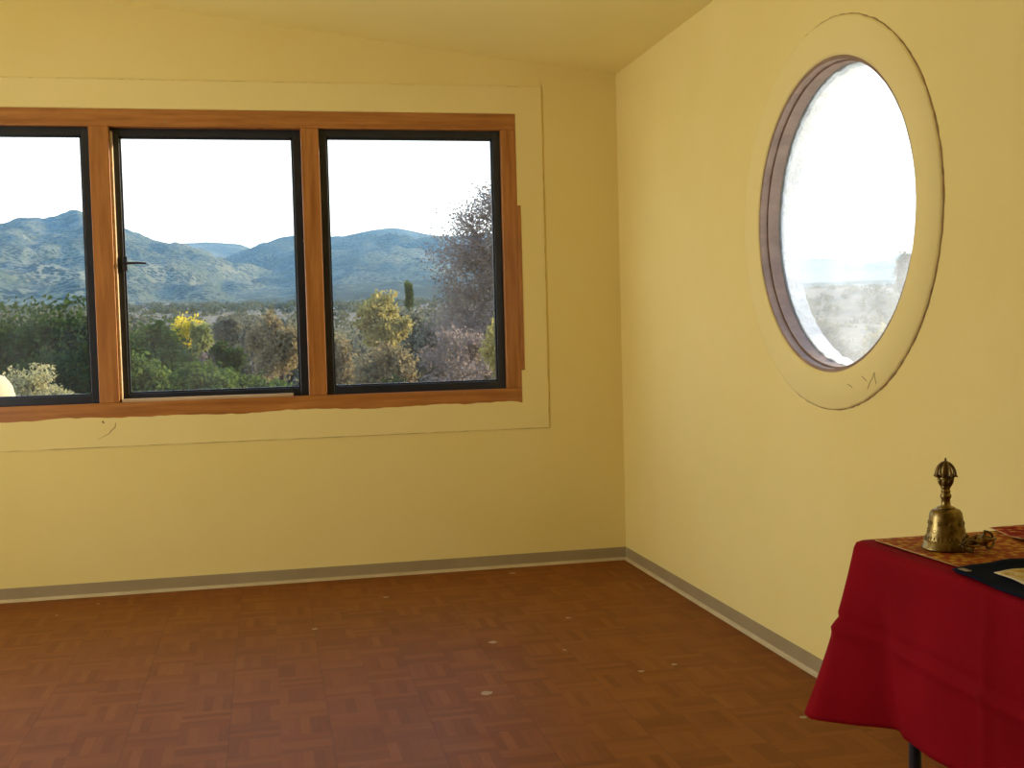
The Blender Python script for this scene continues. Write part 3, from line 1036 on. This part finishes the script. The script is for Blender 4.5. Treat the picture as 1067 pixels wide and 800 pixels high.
def vajra_crown(bm, T, r=0.0205, h=0.030, th=0.0022, prongs=6):
    """cage of curved prongs round a centre spike; T maps local (z up) to the object"""
    for k in range(prongs):
        a = 2 * math.pi * k / prongs
        pr = [(0.40, -0.06), (0.75, -0.04), (1.0, 0.03), (1.08, 0.15), (1.02, 0.38), (0.84, 0.65), (0.52, 0.88), (0.16, 1.0)]
        tube(bm, [T @ Vector((r * q * math.cos(a), r * q * math.sin(a), h * z)) for q, z in pr], [th * .9, th, th * 1.3, th * 1.15, th, th, th * .9, th * .8], 7)
        # outward hook at the foot of each prong
        tube(bm, [T @ Vector((r * q * math.cos(a), r * q * math.sin(a), h * z)) for q, z in ((1.0, 0.10), (1.22, 0.02), (1.30, -0.06))], [th, th * .8, th * .4], 6)
    tube(bm, [T @ Vector((0, 0, z)) for z in (-0.004, 0.004, 0.010, 0.016, 0.026, h, h + 0.008)], [0.004, 0.0058, 0.0035, 0.005, 0.0028, 0.0028, 0.0015], 8)
bm = bmesh.new()
vajra_crown(bm, Matrix.Translation((0, 0, 0.1425)), r=0.0172, h=0.0275, th=0.0024, prongs=8)
obj('pronged_finial', bm, M_BRASSD, bell, smooth=True)
bm = bmesh.new()
tube(bm, [(0, 0, 0.074), (0, 0, 0.02)], 0.0018, 8)
bead(bm, (0, 0, 0.016), 0.008, 2)
obj('clapper', bm, M_BRASSD, bell, smooth=True)

# ---- dark bronze vajra lying in front of and beside the bell
vj = empty('vajra', (1.317, 1.952, CZ + 0.027))
tag(vj, 'small dark bronze pronged sceptre lying beside the brass bell', 'ritual sceptre')
ax = Vector((0.080, 0.030, 0.000)).normalized()
q = ax.to_track_quat('Z', 'Y').to_matrix().to_4x4()
bm = bmesh.new()
for s in (1, -1):
    bm = bmesh.new()
    T = q @ Matrix.Rotation(0 if s > 0 else math.pi, 4, 'X') @ Matrix.Rotation(0.4, 4, 'Z')
    vajra_crown(bm, T @ Matrix.Translation((0, 0, 0.018)), r=0.0155, h=0.028, th=0.0026, prongs=5)
    obj('prongs', bm, M_BRASSD, vj, smooth=True)
bm = bmesh.new()
prof = [(0, -0.020), (0.009, -0.020), (0.0115, -0.017), (0.0075, -0.012), (0.0060, -0.010), (0.0085, -0.007), (0.0098, 0.0), (0.0085, 0.007), (0.0060, 0.010), (0.0075, 0.012), (0.0115, 0.017), (0.009, 0.020), (0, 0.020)]
lathe(bm, prof, 20)
for v in bm.verts:
    v.co = q @ v.co
obj('grip', bm, M_BRASSD, vj, smooth=True)

# ---------------------------------------------------------------- outdoors: ground, mountains, trees
def fbm(x, y, seed=0, octs=5, base=1.0):
    """cheap value noise, numpy"""
    out = np.zeros_like(x)
    amp, fr = 1.0, base
    rs = np.random.RandomState(seed)
    tab = rs.rand(256, 256)
    for _ in range(octs):
        X, Y = x * fr, y * fr
        xi, yi = np.floor(X).astype(int), np.floor(Y).astype(int)
        fx, fy = X - xi, Y - yi
        fx, fy = fx * fx * (3 - 2 * fx), fy * fy * (3 - 2 * fy)
        a = tab[xi % 256, yi % 256]; b = tab[(xi + 1) % 256, yi % 256]
        c = tab[xi % 256, (yi + 1) % 256]; d = tab[(xi + 1) % 256, (yi + 1) % 256]
        out += amp * ((a * (1 - fx) + b * fx) * (1 - fy) + (c * (1 - fx) + d * fx) * fy - 0.5)
        amp *= 0.5; fr *= 2.03
    return out

def ground_z(r):
    """height of the valley floor at distance r from the house"""
    return np.interp(r, [0, 6.4, 12, 25, 60, 130, 300, 700, 1200, 2500], [-0.4, -0.5, -2.6, -4.6, -5.5, -3.0, 8.0, 22.0, 42.0, 60.0])

def earth_mat(name, stops, scale, bush=None, bush_scale=0.2, thr=0.55, bump_s=0.6, bump_d=1.0):
    m, nt, b = mat(name)
    f = noise(nt, scale, 8, 0.65)
    c = ramp(nt, f, stops)
    if bush:
        v = N(nt, 'ShaderNodeTexVoronoi')
        v.inputs['Scale'].default_value = bush_scale
        tc = N(nt, 'ShaderNodeTexCoord')
        L(nt, tc.outputs['Object'], v.inputs['Vector'])
        big = noise(nt, scale * 2.5, 4)
        t = math_node(nt, 'LESS_THAN', v.outputs['Distance'], math_node(nt, 'MULTIPLY', big, thr * 1.6))
        mx = N(nt, 'ShaderNodeMix', data_type='RGBA')
        L(nt, t, mx.inputs[0])
        L(nt, c, mx.inputs[6])
        mx.inputs[7].default_value = (*bush, 1)
        c = mx.outputs[2]
    L(nt, c, b.inputs['Base Color'])
    b.inputs['Roughness'].default_value = 0.95
    b.inputs['Specular IOR Level'].default_value = 0.05
    bump(nt, b, f, bump_s, bump_d)
    return m
M_GROUND = earth_mat('dry_grass_valley', [(0.3, (0.088, 0.0688, 0.0385)), (0.5, (0.154, 0.121, 0.077)), (0.7, (0.209, 0.165, 0.11))], 0.02, (0.0385, 0.0495, 0.022), 0.4, 0.36)
M_HILL = earth_mat('scrub_hillside', [(0.3, (0.045, 0.062, 0.036)), (0.5, (0.09, 0.098, 0.052)), (0.72, (0.17, 0.16, 0.095))], 0.02, (0.014, 0.024, 0.016), 0.34, 0.60, 0.2, 2.0)
M_FOOT = earth_mat('dark_foothill', [(0.3, (0.02, 0.03, 0.02)), (0.7, (0.06, 0.065, 0.035))], 0.03, (0.09, 0.10, 0.05), 0.10, 0.30, 0.2, 1.0)

# valley floor
nr, na = 90, 110
rr = 6.4 + (np.linspace(0, 1, nr) ** 2.2) * 2000
aa = np.radians(np.linspace(-32, 62, na))
Rg, Ag = np.meshgrid(rr, aa, indexing='ij')
GX, GY = Rg * np.sin(Ag), Rg * np.cos(Ag)
GZ = ground_z(Rg) + fbm(GX, GY, 3, 4, 0.02) * np.clip(Rg / 60, 0.1, 3)
V = np.stack([GX, GY, GZ], -1).reshape(-1, 3)
F = [(i * na + j, i * na + j + 1, (i + 1) * na + j + 1, (i + 1) * na + j) for i in range(nr - 1) for j in range(na - 1)]
g = raw('ground', V.tolist(), F, M_GROUND, smooth=True)
structure(g, 'dry grassy valley floor seen through the windows')

def ridge(name, crest, D_crest, D_toe, seed, m, label, rough=0.08, spurs=5.0, v_toe=None, nd=70, na_=240):
    """mountain whose crest passes through the given photo directions at distance D_crest and whose
    slope runs down towards the house to D_toe, with spurs and gullies, and falls away behind"""
    us = np.array([c[0] for c in crest], float); vs_ = np.array([c[1] for c in crest], float)
    U = np.linspace(us[0], us[-1], na_)
    # smooth interpolation
    Vv = np.interp(U, us, vs_)
    k = np.ones(5) / 5
    Vp = np.pad(Vv, 2, mode='edge'); Vv = np.convolve(Vp, k, 'valid')
    verts = []
    tt = np.concatenate([np.linspace(0, 1, nd), 1 + np.linspace(0.05, 0.6, 10)])
    P = np.zeros((len(tt), na_, 3))
    for j, (u, v) in enumerate(zip(U, Vv)):
        c = at(u, v, D_crest)
        dirx, H = c.x / D_crest, c.z
        for i, t in enumerate(tt):
            y = D_toe + (D_crest - D_toe) * t
            P[i, j, 0] = dirx * y
            P[i, j, 1] = y
            base = float(ground_z(math.hypot(dirx * y, y))) - 2
            if t <= 1:
                s = t ** 1.25
                P[i, j, 2] = base + (H - base) * s
            else:
                P[i, j, 2] = base + (H - base) * max(0, 1 - (t - 1) * 1.4)
    X, Y = P[..., 0], P[..., 1]
    T = np.repeat(tt[:, None], na_, 1)
    W = np.where(T <= 1, np.sin(np.pi * np.clip(T, 0, 1)) ** 0.7, 0.6)
    hgt = P[..., 2].max()
    n1 = np.abs(fbm(X / D_crest * spurs, Y / D_crest * spurs * 0.45, seed, 5, 1.0))
    P[..., 2] += W * hgt * (0.22 - n1 * 0.95) * 0.42
    P[..., 2] += (0.15 + W) * hgt * rough * fbm(X / D_crest * 40, Y / D_crest * 40, seed + 9, 4, 1.0) * 0.8
    V = P.reshape(-1, 3)
    nn = len(tt)
    F = [(i * na_ + j, i * na_ + j + 1, (i + 1) * na_ + j + 1, (i + 1) * na_ + j) for i in range(nn - 1) for j in range(na_ - 1)]
    o = raw(name, V.tolist(), F, m, smooth=True)
    o['kind'] = 'structure'
    o['label'] = label
    return o
ridge('mountain', [(-260, 262), (-160, 250), (-60, 240), (0, 235), (20, 229), (60, 230), (78, 224), (92, 227), (130, 245), (165, 256), (187, 257), (215, 268), (255, 286), (290, 310), (330, 330)],
      1250, 520, 5, M_HILL, 'nearer rocky mountain filling the left of the wide window', rough=0.10)
ridge('mountain', [(60, 300), (120, 275), (187, 254), (215, 252), (250, 254), (262, 259), (280, 262), (330, 275), (400, 300)],
      1700, 1000, 12, M_HILL, 'distant blue ridge rising behind the nearer rocky mountain', rough=0.07)
ridge('mountain', [(215, 300), (240, 275), (262, 260), (280, 254), (305, 251), (345, 249), (385, 240), (412, 237), (430, 241), (455, 246), (475, 246), (510, 243), (560, 250), (640, 262), (800, 275), (870, 288), (910, 295), (960, 282), (1050, 270), (1300, 260)],
      1500, 620, 21, M_HILL, 'rounded scrub-covered mountain centred in the right pane', rough=0.07)
ridge('foothill', [(120, 345), (170, 335), (205, 328), (240, 321), (310, 311), (345, 300), (400, 296), (450, 292), (520, 294), (700, 300), (900, 306), (1100, 300)],
      640, 430, 33, M_FOOT, 'low dark foothill below the mountains', rough=0.10, nd=30)

# aerial haze over the valley
mh = bpy.data.materials.new('aerial_haze')
mh.use_nodes = True
nt = mh.node_tree
nt.nodes.clear()
o_ = N(nt, 'ShaderNodeOutputMaterial')
vs2 = N(nt, 'ShaderNodeVolumeScatter')
vs2.inputs['Color'].default_value = (0.22, 0.55, 1.0, 1)
vs2.inputs['Density'].default_value = 0.00028
vs2.inputs['Anisotropy'].default_value = 0.35
L(nt, vs2.outputs[0], o_.inputs['Volume'])
HZ = box_obj('haze', -1600, 2200, 150, 2300, -20, 420, mh, bev=0)
HZ['kind'] = 'stuff'
HZ['label'] = 'thin blue haze hanging over the valley and mountains'
HZ['category'] = 'haze'

# ---- leaves
def leaf_mat(name, ca, cb, trans=0.45, sc=0.8):
    m = bpy.data.materials.new(name)
    m.use_nodes = True
    nt = m.node_tree
    nt.nodes.clear()
    out = N(nt, 'ShaderNodeOutputMaterial')
    f = noise(nt, sc, 4, 0.7)
    c = ramp(nt, f, [(0.35, ca), (0.65, cb)])
    d = N(nt, 'ShaderNodeBsdfDiffuse')
    t = N(nt, 'ShaderNodeBsdfTranslucent')
    mx = N(nt, 'ShaderNodeMixShader')
    mx.inputs[0].default_value = trans
    L(nt, c, d.inputs[0]); L(nt, c, t.inputs[0])
    L(nt, d.outputs[0], mx.inputs[1]); L(nt, t.outputs[0], mx.inputs[2])
    L(nt, mx.outputs[0], out.inputs[0])
    return m
M_LF_DARK = leaf_mat('dark_green_leaves', (0.0227, 0.0416, 0.0113), (0.0454, 0.0721, 0.0189))
M_LF_MID = leaf_mat('green_leaves', (0.0482, 0.0819, 0.0192), (0.106, 0.14, 0.0337))
M_LF_LIME = leaf_mat('yellow_green_leaves', (0.193, 0.22, 0.055), (0.344, 0.344, 0.117))
M_LF_YEL = leaf_mat('yellow_leaves', (0.481, 0.357, 0.0206), (0.619, 0.495, 0.055), 0.5)
M_LF_TAN = leaf_mat('dry_tan_leaves', (0.152, 0.117, 0.0585), (0.257, 0.205, 0.0994))
M_LF_TANY = leaf_mat('pale_gold_leaves', (0.234, 0.2, 0.0619), (0.379, 0.316, 0.103))
M_LF_PUR = leaf_mat('dry_purplish_leaves', (0.125, 0.092, 0.075), (0.29, 0.225, 0.185))
M_LF_GREY = leaf_mat('grey_olive_leaves', (0.088, 0.0936, 0.0605), (0.16, 0.154, 0.0992))
M_LF_SPRAY = leaf_mat('pale_sprays', (0.275, 0.261, 0.11), (0.426, 0.385, 0.193))
M_BARK = noise_mat('dark_bark', [(0.3, (0.0275, 0.0193, 0.0138)), (0.7, (0.066, 0.0495, 0.0358))], 20, 0.9)
M_BARKP = noise_mat('pale_bark', [(0.3, (0.11, 0.0825, 0.066)), (0.7, (0.231, 0.187, 0.154))], 14, 0.9)

def leaf_quads(cent, size, rs, elong=1.8):
    n = len(cent)
    a = rs.normal(size=(n, 3)); a /= np.linalg.norm(a, axis=1)[:, None]
    b = rs.normal(size=(n, 3)); b -= (a * b).sum(1)[:, None] * a; b /= np.linalg.norm(b, axis=1)[:, None]
    s = size * rs.uniform(0.6, 1.4, n)[:, None]
    a = a * s * elong / 2
    b = b * s / 2
    V = np.empty((n, 4, 3))
    V[:, 0] = cent - a; V[:, 1] = cent + b * 0.9; V[:, 2] = cent + a; V[:, 3] = cent - b * 0.9
    return V

def tree(name, label, u, v_top, v_low, w_px, Y, leaf, bark, seed, n_leaf=9000, leaf_size=0.05, clumps=60, base_z=None,
         twig=0.5, fill=0.85, trunk_r=0.09, lean=0.0, spread=1.0, group=None, cat='tree', flat=1.0, trunks=1, depth=None, nmax=None, shape='round', leaf_sd=0.30, lobed=9):
    """tree whose crown centre is seen at photo column u, its top at v_top, its lowest leaves at v_low, w_px wide, standing at depth Y"""
    rs = np.random.RandomState(seed)
    rnd = random.Random(seed)
    top = at(u, v_top, Y); low = at(u, v_low, Y)
    rx = w_px / 2 * Y / FPX
    rz = (top.z - low.z) / 2
    cz = (top.z + low.z) / 2
    ry = depth or rx * 0.9
    gz = float(ground_z(math.hypot(top.x, Y))) if base_z is None else base_z
    root = empty(name, (top.x + lean, Y, gz))
    tag(root, label, cat, group)
    C = np.array([-lean, 0, cz - gz])
    # clump centres through the crown volume, denser to its surface
    pts = []
    lobes = []
    if lobed:
        while len(lobes) < lobed:
            q = rs.uniform(-0.72, 0.72, 3)
            if 0.3 < np.linalg.norm(q) < 0.74:
                lobes.append((q, rs.uniform(0.28, 0.42)))
    while len(pts) < clumps:
        p = rs.uniform(-1, 1, 3)
        if lobes:
            q, rad = lobes[len(pts) % len(lobes)]
            w = rs.normal(size=3)
            w /= np.linalg.norm(w)
            pts.append(C + (q + w * rad * rs.uniform(0.5, 1)) * np.array([rx, ry, rz]) * 0.95)
            continue
        d = np.linalg.norm(p)
        if d > 1 or d < (1 - fill):
            continue
        if shape == 'fan' and abs(p[0]) > 0.35 + 0.65 * (p[2] + 1) / 2 * 1.2:
            continue
        if shape == 'cone' and math.hypot(p[0], p[1]) > 0.25 + 0.75 * (1 - (p[2] + 1) / 2):
            continue
        pts.append(C + p * np.array([rx, ry, rz]) * 0.88)
    pts = np.array(pts)
    bm = bmesh.new()
    hub_z = max(0.35, C[2] - rz * 1.0)
    tb0 = []
    for k in range(trunks):
        off = Vector((rnd.uniform(-1, 1) * 0.12 * trunks, rnd.uniform(-1, 1) * 0.1, 0))
        hub = Vector((C[0] * 0.5 + off.x * 3, off.y, hub_z * rnd.uniform(0.8, 1.05)))
        tube(bm, [off, off.lerp(hub, 0.5) + Vector((rnd.uniform(-.1, .1), 0, 0)), hub], [trunk_r, trunk_r * .8, trunk_r * .65], 7)
        tb0.append(hub)
    # main limbs from hub to a few inner points, then twigs to each clump
    nl = max(4, clumps // 9)
    limbs = []
    for k in range(nl):
        tgt = Vector(pts[rnd.randrange(len(pts))])
        hub = tb0[k % len(tb0)]
        e = hub.lerp(tgt, 0.72)
        mid = hub.lerp(e, 0.5) + Vector((rnd.uniform(-.15, .15) * rx, rnd.uniform(-.15, .15) * ry, rnd.uniform(0.0, .18) * rz))
        path = [hub, mid, e]
        tube(bm, path, [trunk_r * .55, trunk_r * .4, trunk_r * .22], 6)
        limbs += [(mid, trunk_r * .36), (e, trunk_r * .2), (hub.lerp(mid, .5), trunk_r * .45), (mid.lerp(e, .5), trunk_r * .28)]
    ends = []
    for p in pts:
        P = Vector(p)
        s, r = min(limbs, key=lambda q: (q[0] - P).length + (0.4 * rz if q[0].z > P.z + .2 else 0))
        mid = s.lerp(P, 0.5) + Vector((rnd.gauss(0, .06) * rx, rnd.gauss(0, .06) * ry, rnd.uniform(0, .12) * rz))
        tube(bm, [s, mid, P], [max(.006, r * .6), max(.005, r * .4), 0.004], 4, cap=False)
        nt_ = int(5 * twig + 2)
        for q in range(nt_):
            st = mid.lerp(P, rnd.random())
            dirv = (P - C_vec(C)).normalized() if (P - C_vec(C)).length > 0 else Vector((0, 0, 1))
            en = st + (dirv * 0.5 + Vector((rnd.gauss(0, .6), rnd.gauss(0, .6), rnd.gauss(0.1, .5)))) * rx * leaf_sd * 0.9
            tube(bm, [st, st.lerp(en, .5) + Vector((0, 0, .02)), en], [0.006 * (Y / 14), 0.004 * (Y / 14), 0.002 * (Y / 14)], 3, cap=False)
            ends.append(en)
    # one vertex ring per point: the tubes of one tree are one mesh
    t_ = obj('trunk', bm, bark, root)
    ends = np.array([list(e) for e in ends] + [list(p) for p in pts])
    n_leaf = int(n_leaf * 1.7)
    idx = rs.randint(0, len(ends), n_leaf)
    sd = np.array([rx, ry, rz * flat]) * leaf_sd * 0.42
    cen = ends[idx] + rs.normal(size=(n_leaf, 3)) * sd
    # keep leaves inside the crown outline
    d = (cen - C) / np.array([rx, ry, rz])
    nrm = np.linalg.norm(d, axis=1)
    cen = cen[nrm < 1.16]
    quads('foliage', leaf_quads(cen, leaf_size * 0.68, rs), leaf, root)
    return root
def C_vec(C):
    return Vector((float(C[0]), float(C[1]), float(C[2])))

G_T = 'trees'
tree('tree', 'wide dark green tree with crooked branches in the left pane', 30, 307, 392, 215, 14, M_LF_DARK, M_BARK, 1, 15000, 0.055, 90, trunk_r=0.13, trunks=2, leaf_sd=0.26)
tree('shrub', 'dense dark shrub low in the left pane behind the pale sprays', 72, 350, 440, 120, 11.5, M_LF_DARK, M_BARK, 2, 9000, 0.045, 60, cat='shrub')
tree('shrub', 'pale yellow-green shrub with feathery sprays at the bottom of the left pane', 55, 374, 452, 125, 8.6, M_LF_SPRAY, M_BARK, 3, 9000, 0.022, 80, cat='shrub', leaf_sd=0.16, trunk_r=0.03, twig=1.2)
tree('tree', 'bushy green tree filling the left half of the middle pane', 140, 318, 450, 118, 12.6, M_LF_MID, M_BARK, 4, 20000, 0.045, 90, trunk_r=0.11, leaf_sd=0.24)
tree('shrub', 'dark green shrub in front of the foot of the bright yellow tree', 172, 350, 455, 116, 10.6, M_LF_MID, M_BARK, 31, 13000, 0.04, 80, cat='shrub', leaf_sd=0.22, trunk_r=0.05)
tree('tree', 'bright yellow autumn tree in the middle pane', 189, 324, 372, 40, 13.6, M_LF_YEL, M_BARK, 5, 2600, 0.035, 26, trunk_r=0.03)
tree('tree', 'lime green tree just right of the bright yellow one', 208, 332, 380, 26, 13.2, M_LF_LIME, M_BARK, 6, 1500, 0.035, 18, trunk_r=0.03)
tree('shrub', 'leafy green shrub along the bottom of the middle pane', 235, 378, 450, 120, 9.6, M_LF_MID, M_BARK, 7, 11000, 0.034, 70, cat='shrub', leaf_sd=0.2, trunk_r=0.04)
tree('shrub', 'dark rounded shrub in the middle pane, below the thin-crowned tree', 238, 356, 398, 40, 20, M_LF_DARK, M_BARK, 8, 5000, 0.06, 34, cat='shrub')
tree('shrub', 'small purplish shrub below the yellow tree', 213, 357, 390, 30, 24, M_LF_PUR, M_BARK, 9, 2200, 0.07, 24, cat='shrub')
tree('tree', 'thin flat-crowned grey-green tree in the middle pane', 241, 330, 362, 36, 30, M_LF_GREY, M_BARK, 10, 1700, 0.09, 22, trunk_r=0.10)
tree('tree', 'willowy tan tree with several dark stems at the right of the middle pane', 284, 323, 408, 66, 16, M_LF_TAN, M_BARK, 11, 6500, 0.045, 60, trunk_r=0.08, trunks=3, leaf_sd=0.22)
tree('tree', 'small olive tree leaning against the willowy tan one', 264, 334, 372, 24, 19, M_LF_GREY, M_BARK, 12, 2200, 0.055, 22, trunk_r=0.06)
tree('tree', 'pale gold tree with a forked dark trunk in the right pane', 403, 304, 362, 66, 18, M_LF_TANY, M_BARK, 41, 6500, 0.055, 50, trunk_r=0.12, trunks=2, leaf_sd=0.22)
tree('shrub', 'grey-tan shrub at the left edge of the right pane', 356, 342, 430, 56, 17, M_LF_TAN, M_BARK, 14, 5000, 0.045, 44, cat='shrub', leaf_sd=0.22)
tree('shrub', 'twiggy brown shrub under the pale gold tree', 402, 360, 440, 90, 15, M_LF_TAN, M_BARK, 15, 5500, 0.045, 60, cat='shrub', leaf_sd=0.2, twig=1.2)
tree('tree', 'tall purplish-brown tree with fine twigs at the right of the right pane', 560, 146, 430, 260, 13.5, M_LF_PUR, M_BARKP, 16, 46000, 0.027, 400, trunk_r=0.14, trunks=3, leaf_sd=0.13, twig=1.6, lobed=0)
tree('shrub', 'nearly bare shrub of pale diagonal branches before the tall purplish tree', 478, 338, 425, 92, 11, M_LF_PUR, M_BARKP, 17, 1800, 0.03, 46, cat='shrub', leaf_sd=0.22, twig=1.6, trunk_r=0.06)
tree('shrub', 'sunlit yellowish shrub in the lower right corner of the right pane', 528, 318, 440, 66, 10, M_LF_TANY, M_BARK, 18, 4200, 0.03, 50, cat='shrub', leaf_sd=0.2)
tree('shrub', 'low dark green shrub at the bottom of the right pane', 405, 386, 440, 52, 12, M_LF_DARK, M_BARK, 19, 3000, 0.04, 30, cat='shrub')
tree('tree', 'slender distant poplar before the rounded mountain', 425, 289, 326, 9, 110, M_LF_MID, M_BARK, 20, 1500, 0.30, 30, trunk_r=0.15, lobed=0)
tree('shrub', 'olive shrub seen low through the round window', 860, 322, 450, 90, 9.5, M_LF_GREY, M_BARK, 21, 5000, 0.04, 60, cat='shrub', leaf_sd=0.2)
tree('shrub', 'pale gold shrub at the lower right of the round window', 915, 318, 440, 70, 12, M_LF_TANY, M_BARK, 22, 4500, 0.045, 50, cat='shrub', leaf_sd=0.2)
tree('tree', 'dark distant tree at the right edge of the round window', 944, 262, 320, 26, 42, M_LF_DARK, M_BARK, 23, 1500, 0.14, 20, trunk_r=0.15)

# belt of olive trees on the valley floor, beyond the near ones
def copy_tree(src, label, loc, scale, rz):
    c = src.copy()
    col.objects.link(c)
    c.location, c.scale = loc, (scale, scale, scale)
    c.rotation_euler = (0, 0, rz)
    c['label'] = label
    for ch in src.children:
        d = ch.copy()
        col.objects.link(d)
        d.parent = c
    return c
belt_label = 'olive tree in the belt of trees across the valley floor'
belt = tree('tree', belt_label, 226, 336, 500, 120, 45, M_LF_GREY, M_BARK, 51, 5200, 0.26, 60, trunk_r=0.15, group='tree belt on the valley floor')
bp = tuple(belt.location)
rb = random.Random(5)
for (u, vt, Y) in [(206, 342, 50), (254, 334, 62), (264, 325, 100), (300, 326, 85), (316, 332, 60),
                   (336, 344, 40), (352, 341, 62), (372, 343, 48), (394, 324, 118), (412, 320, 130), (432, 320, 95), (448, 325, 70),
                   (464, 320, 90), (482, 325, 75), (502, 326, 70), (20, 324, 60), (48, 322, 75), (70, 320, 90), (92, 322, 80), (2, 320, 90), (132, 326, 80), (172, 332, 70)]:
    top = at(u, vt, Y)
    gz = float(ground_z(math.hypot(top.x, Y)))
    h0 = at(226, 336, 45).z - belt.location.z
    copy_tree(belt, belt_label, (top.x, Y, gz), max(0.4, (top.z - gz) / h0), rb.uniform(0, 6.28))

# scattered scrub on the valley floor
def scrub():
    rs = np.random.RandomState(77)
    cs, sz = [], []
    n = 1900
    r = 80 + 480 * rs.rand(n) ** 1.1
    a = np.radians(rs.uniform(-24, 48, n))
    for i in range(n):
        x, y = r[i] * math.sin(a[i]), r[i] * math.cos(a[i])
        k = 80
        s = rs.uniform(1.0, 2.6)
        z = float(ground_z(r[i])) + s * 0.45
        p = rs.normal(size=(k, 3))
        p /= np.linalg.norm(p, axis=1)[:, None]
        p *= rs.uniform(0.5, 1, k)[:, None] * np.array([s, s, s * 0.62])
        cs.append(p + np.array([x, y, z]))
    cen = np.concatenate(cs)
    o = quads('scrub', leaf_quads(cen, 0.55, rs, 1.4), leaf_mat('olive_scrub', (0.055, 0.066, 0.0275), (0.143, 0.138, 0.066), 0.3, 0.05))
    tag(o, 'olive scrub dotted over the dry valley floor', 'scrub', kind='stuff')
scrub()

# cream shape added outside to imitate pale glare low in the left pane
bm = bmesh.new()
pp = at(-27, 388, 7.0)
base = -0.5
prof = [(0.0, pp.z), (0.10, pp.z - 0.006), (0.16, pp.z - 0.03), (0.195, pp.z - 0.08), (0.215, pp.z - 0.16), (0.225, pp.z - 0.4), (0.235, base - .1), (0, base - .1)]
lathe(bm, [(r, z) for r, z in prof], 36, (pp.x, pp.y, 0))
po = obj('glare_shape', bm, M_FLECK_GLARE, None, smooth=True)
tag(po, 'round-topped cream shape added outside to imitate pale glare, bottom left of the left pane', 'glare shape')
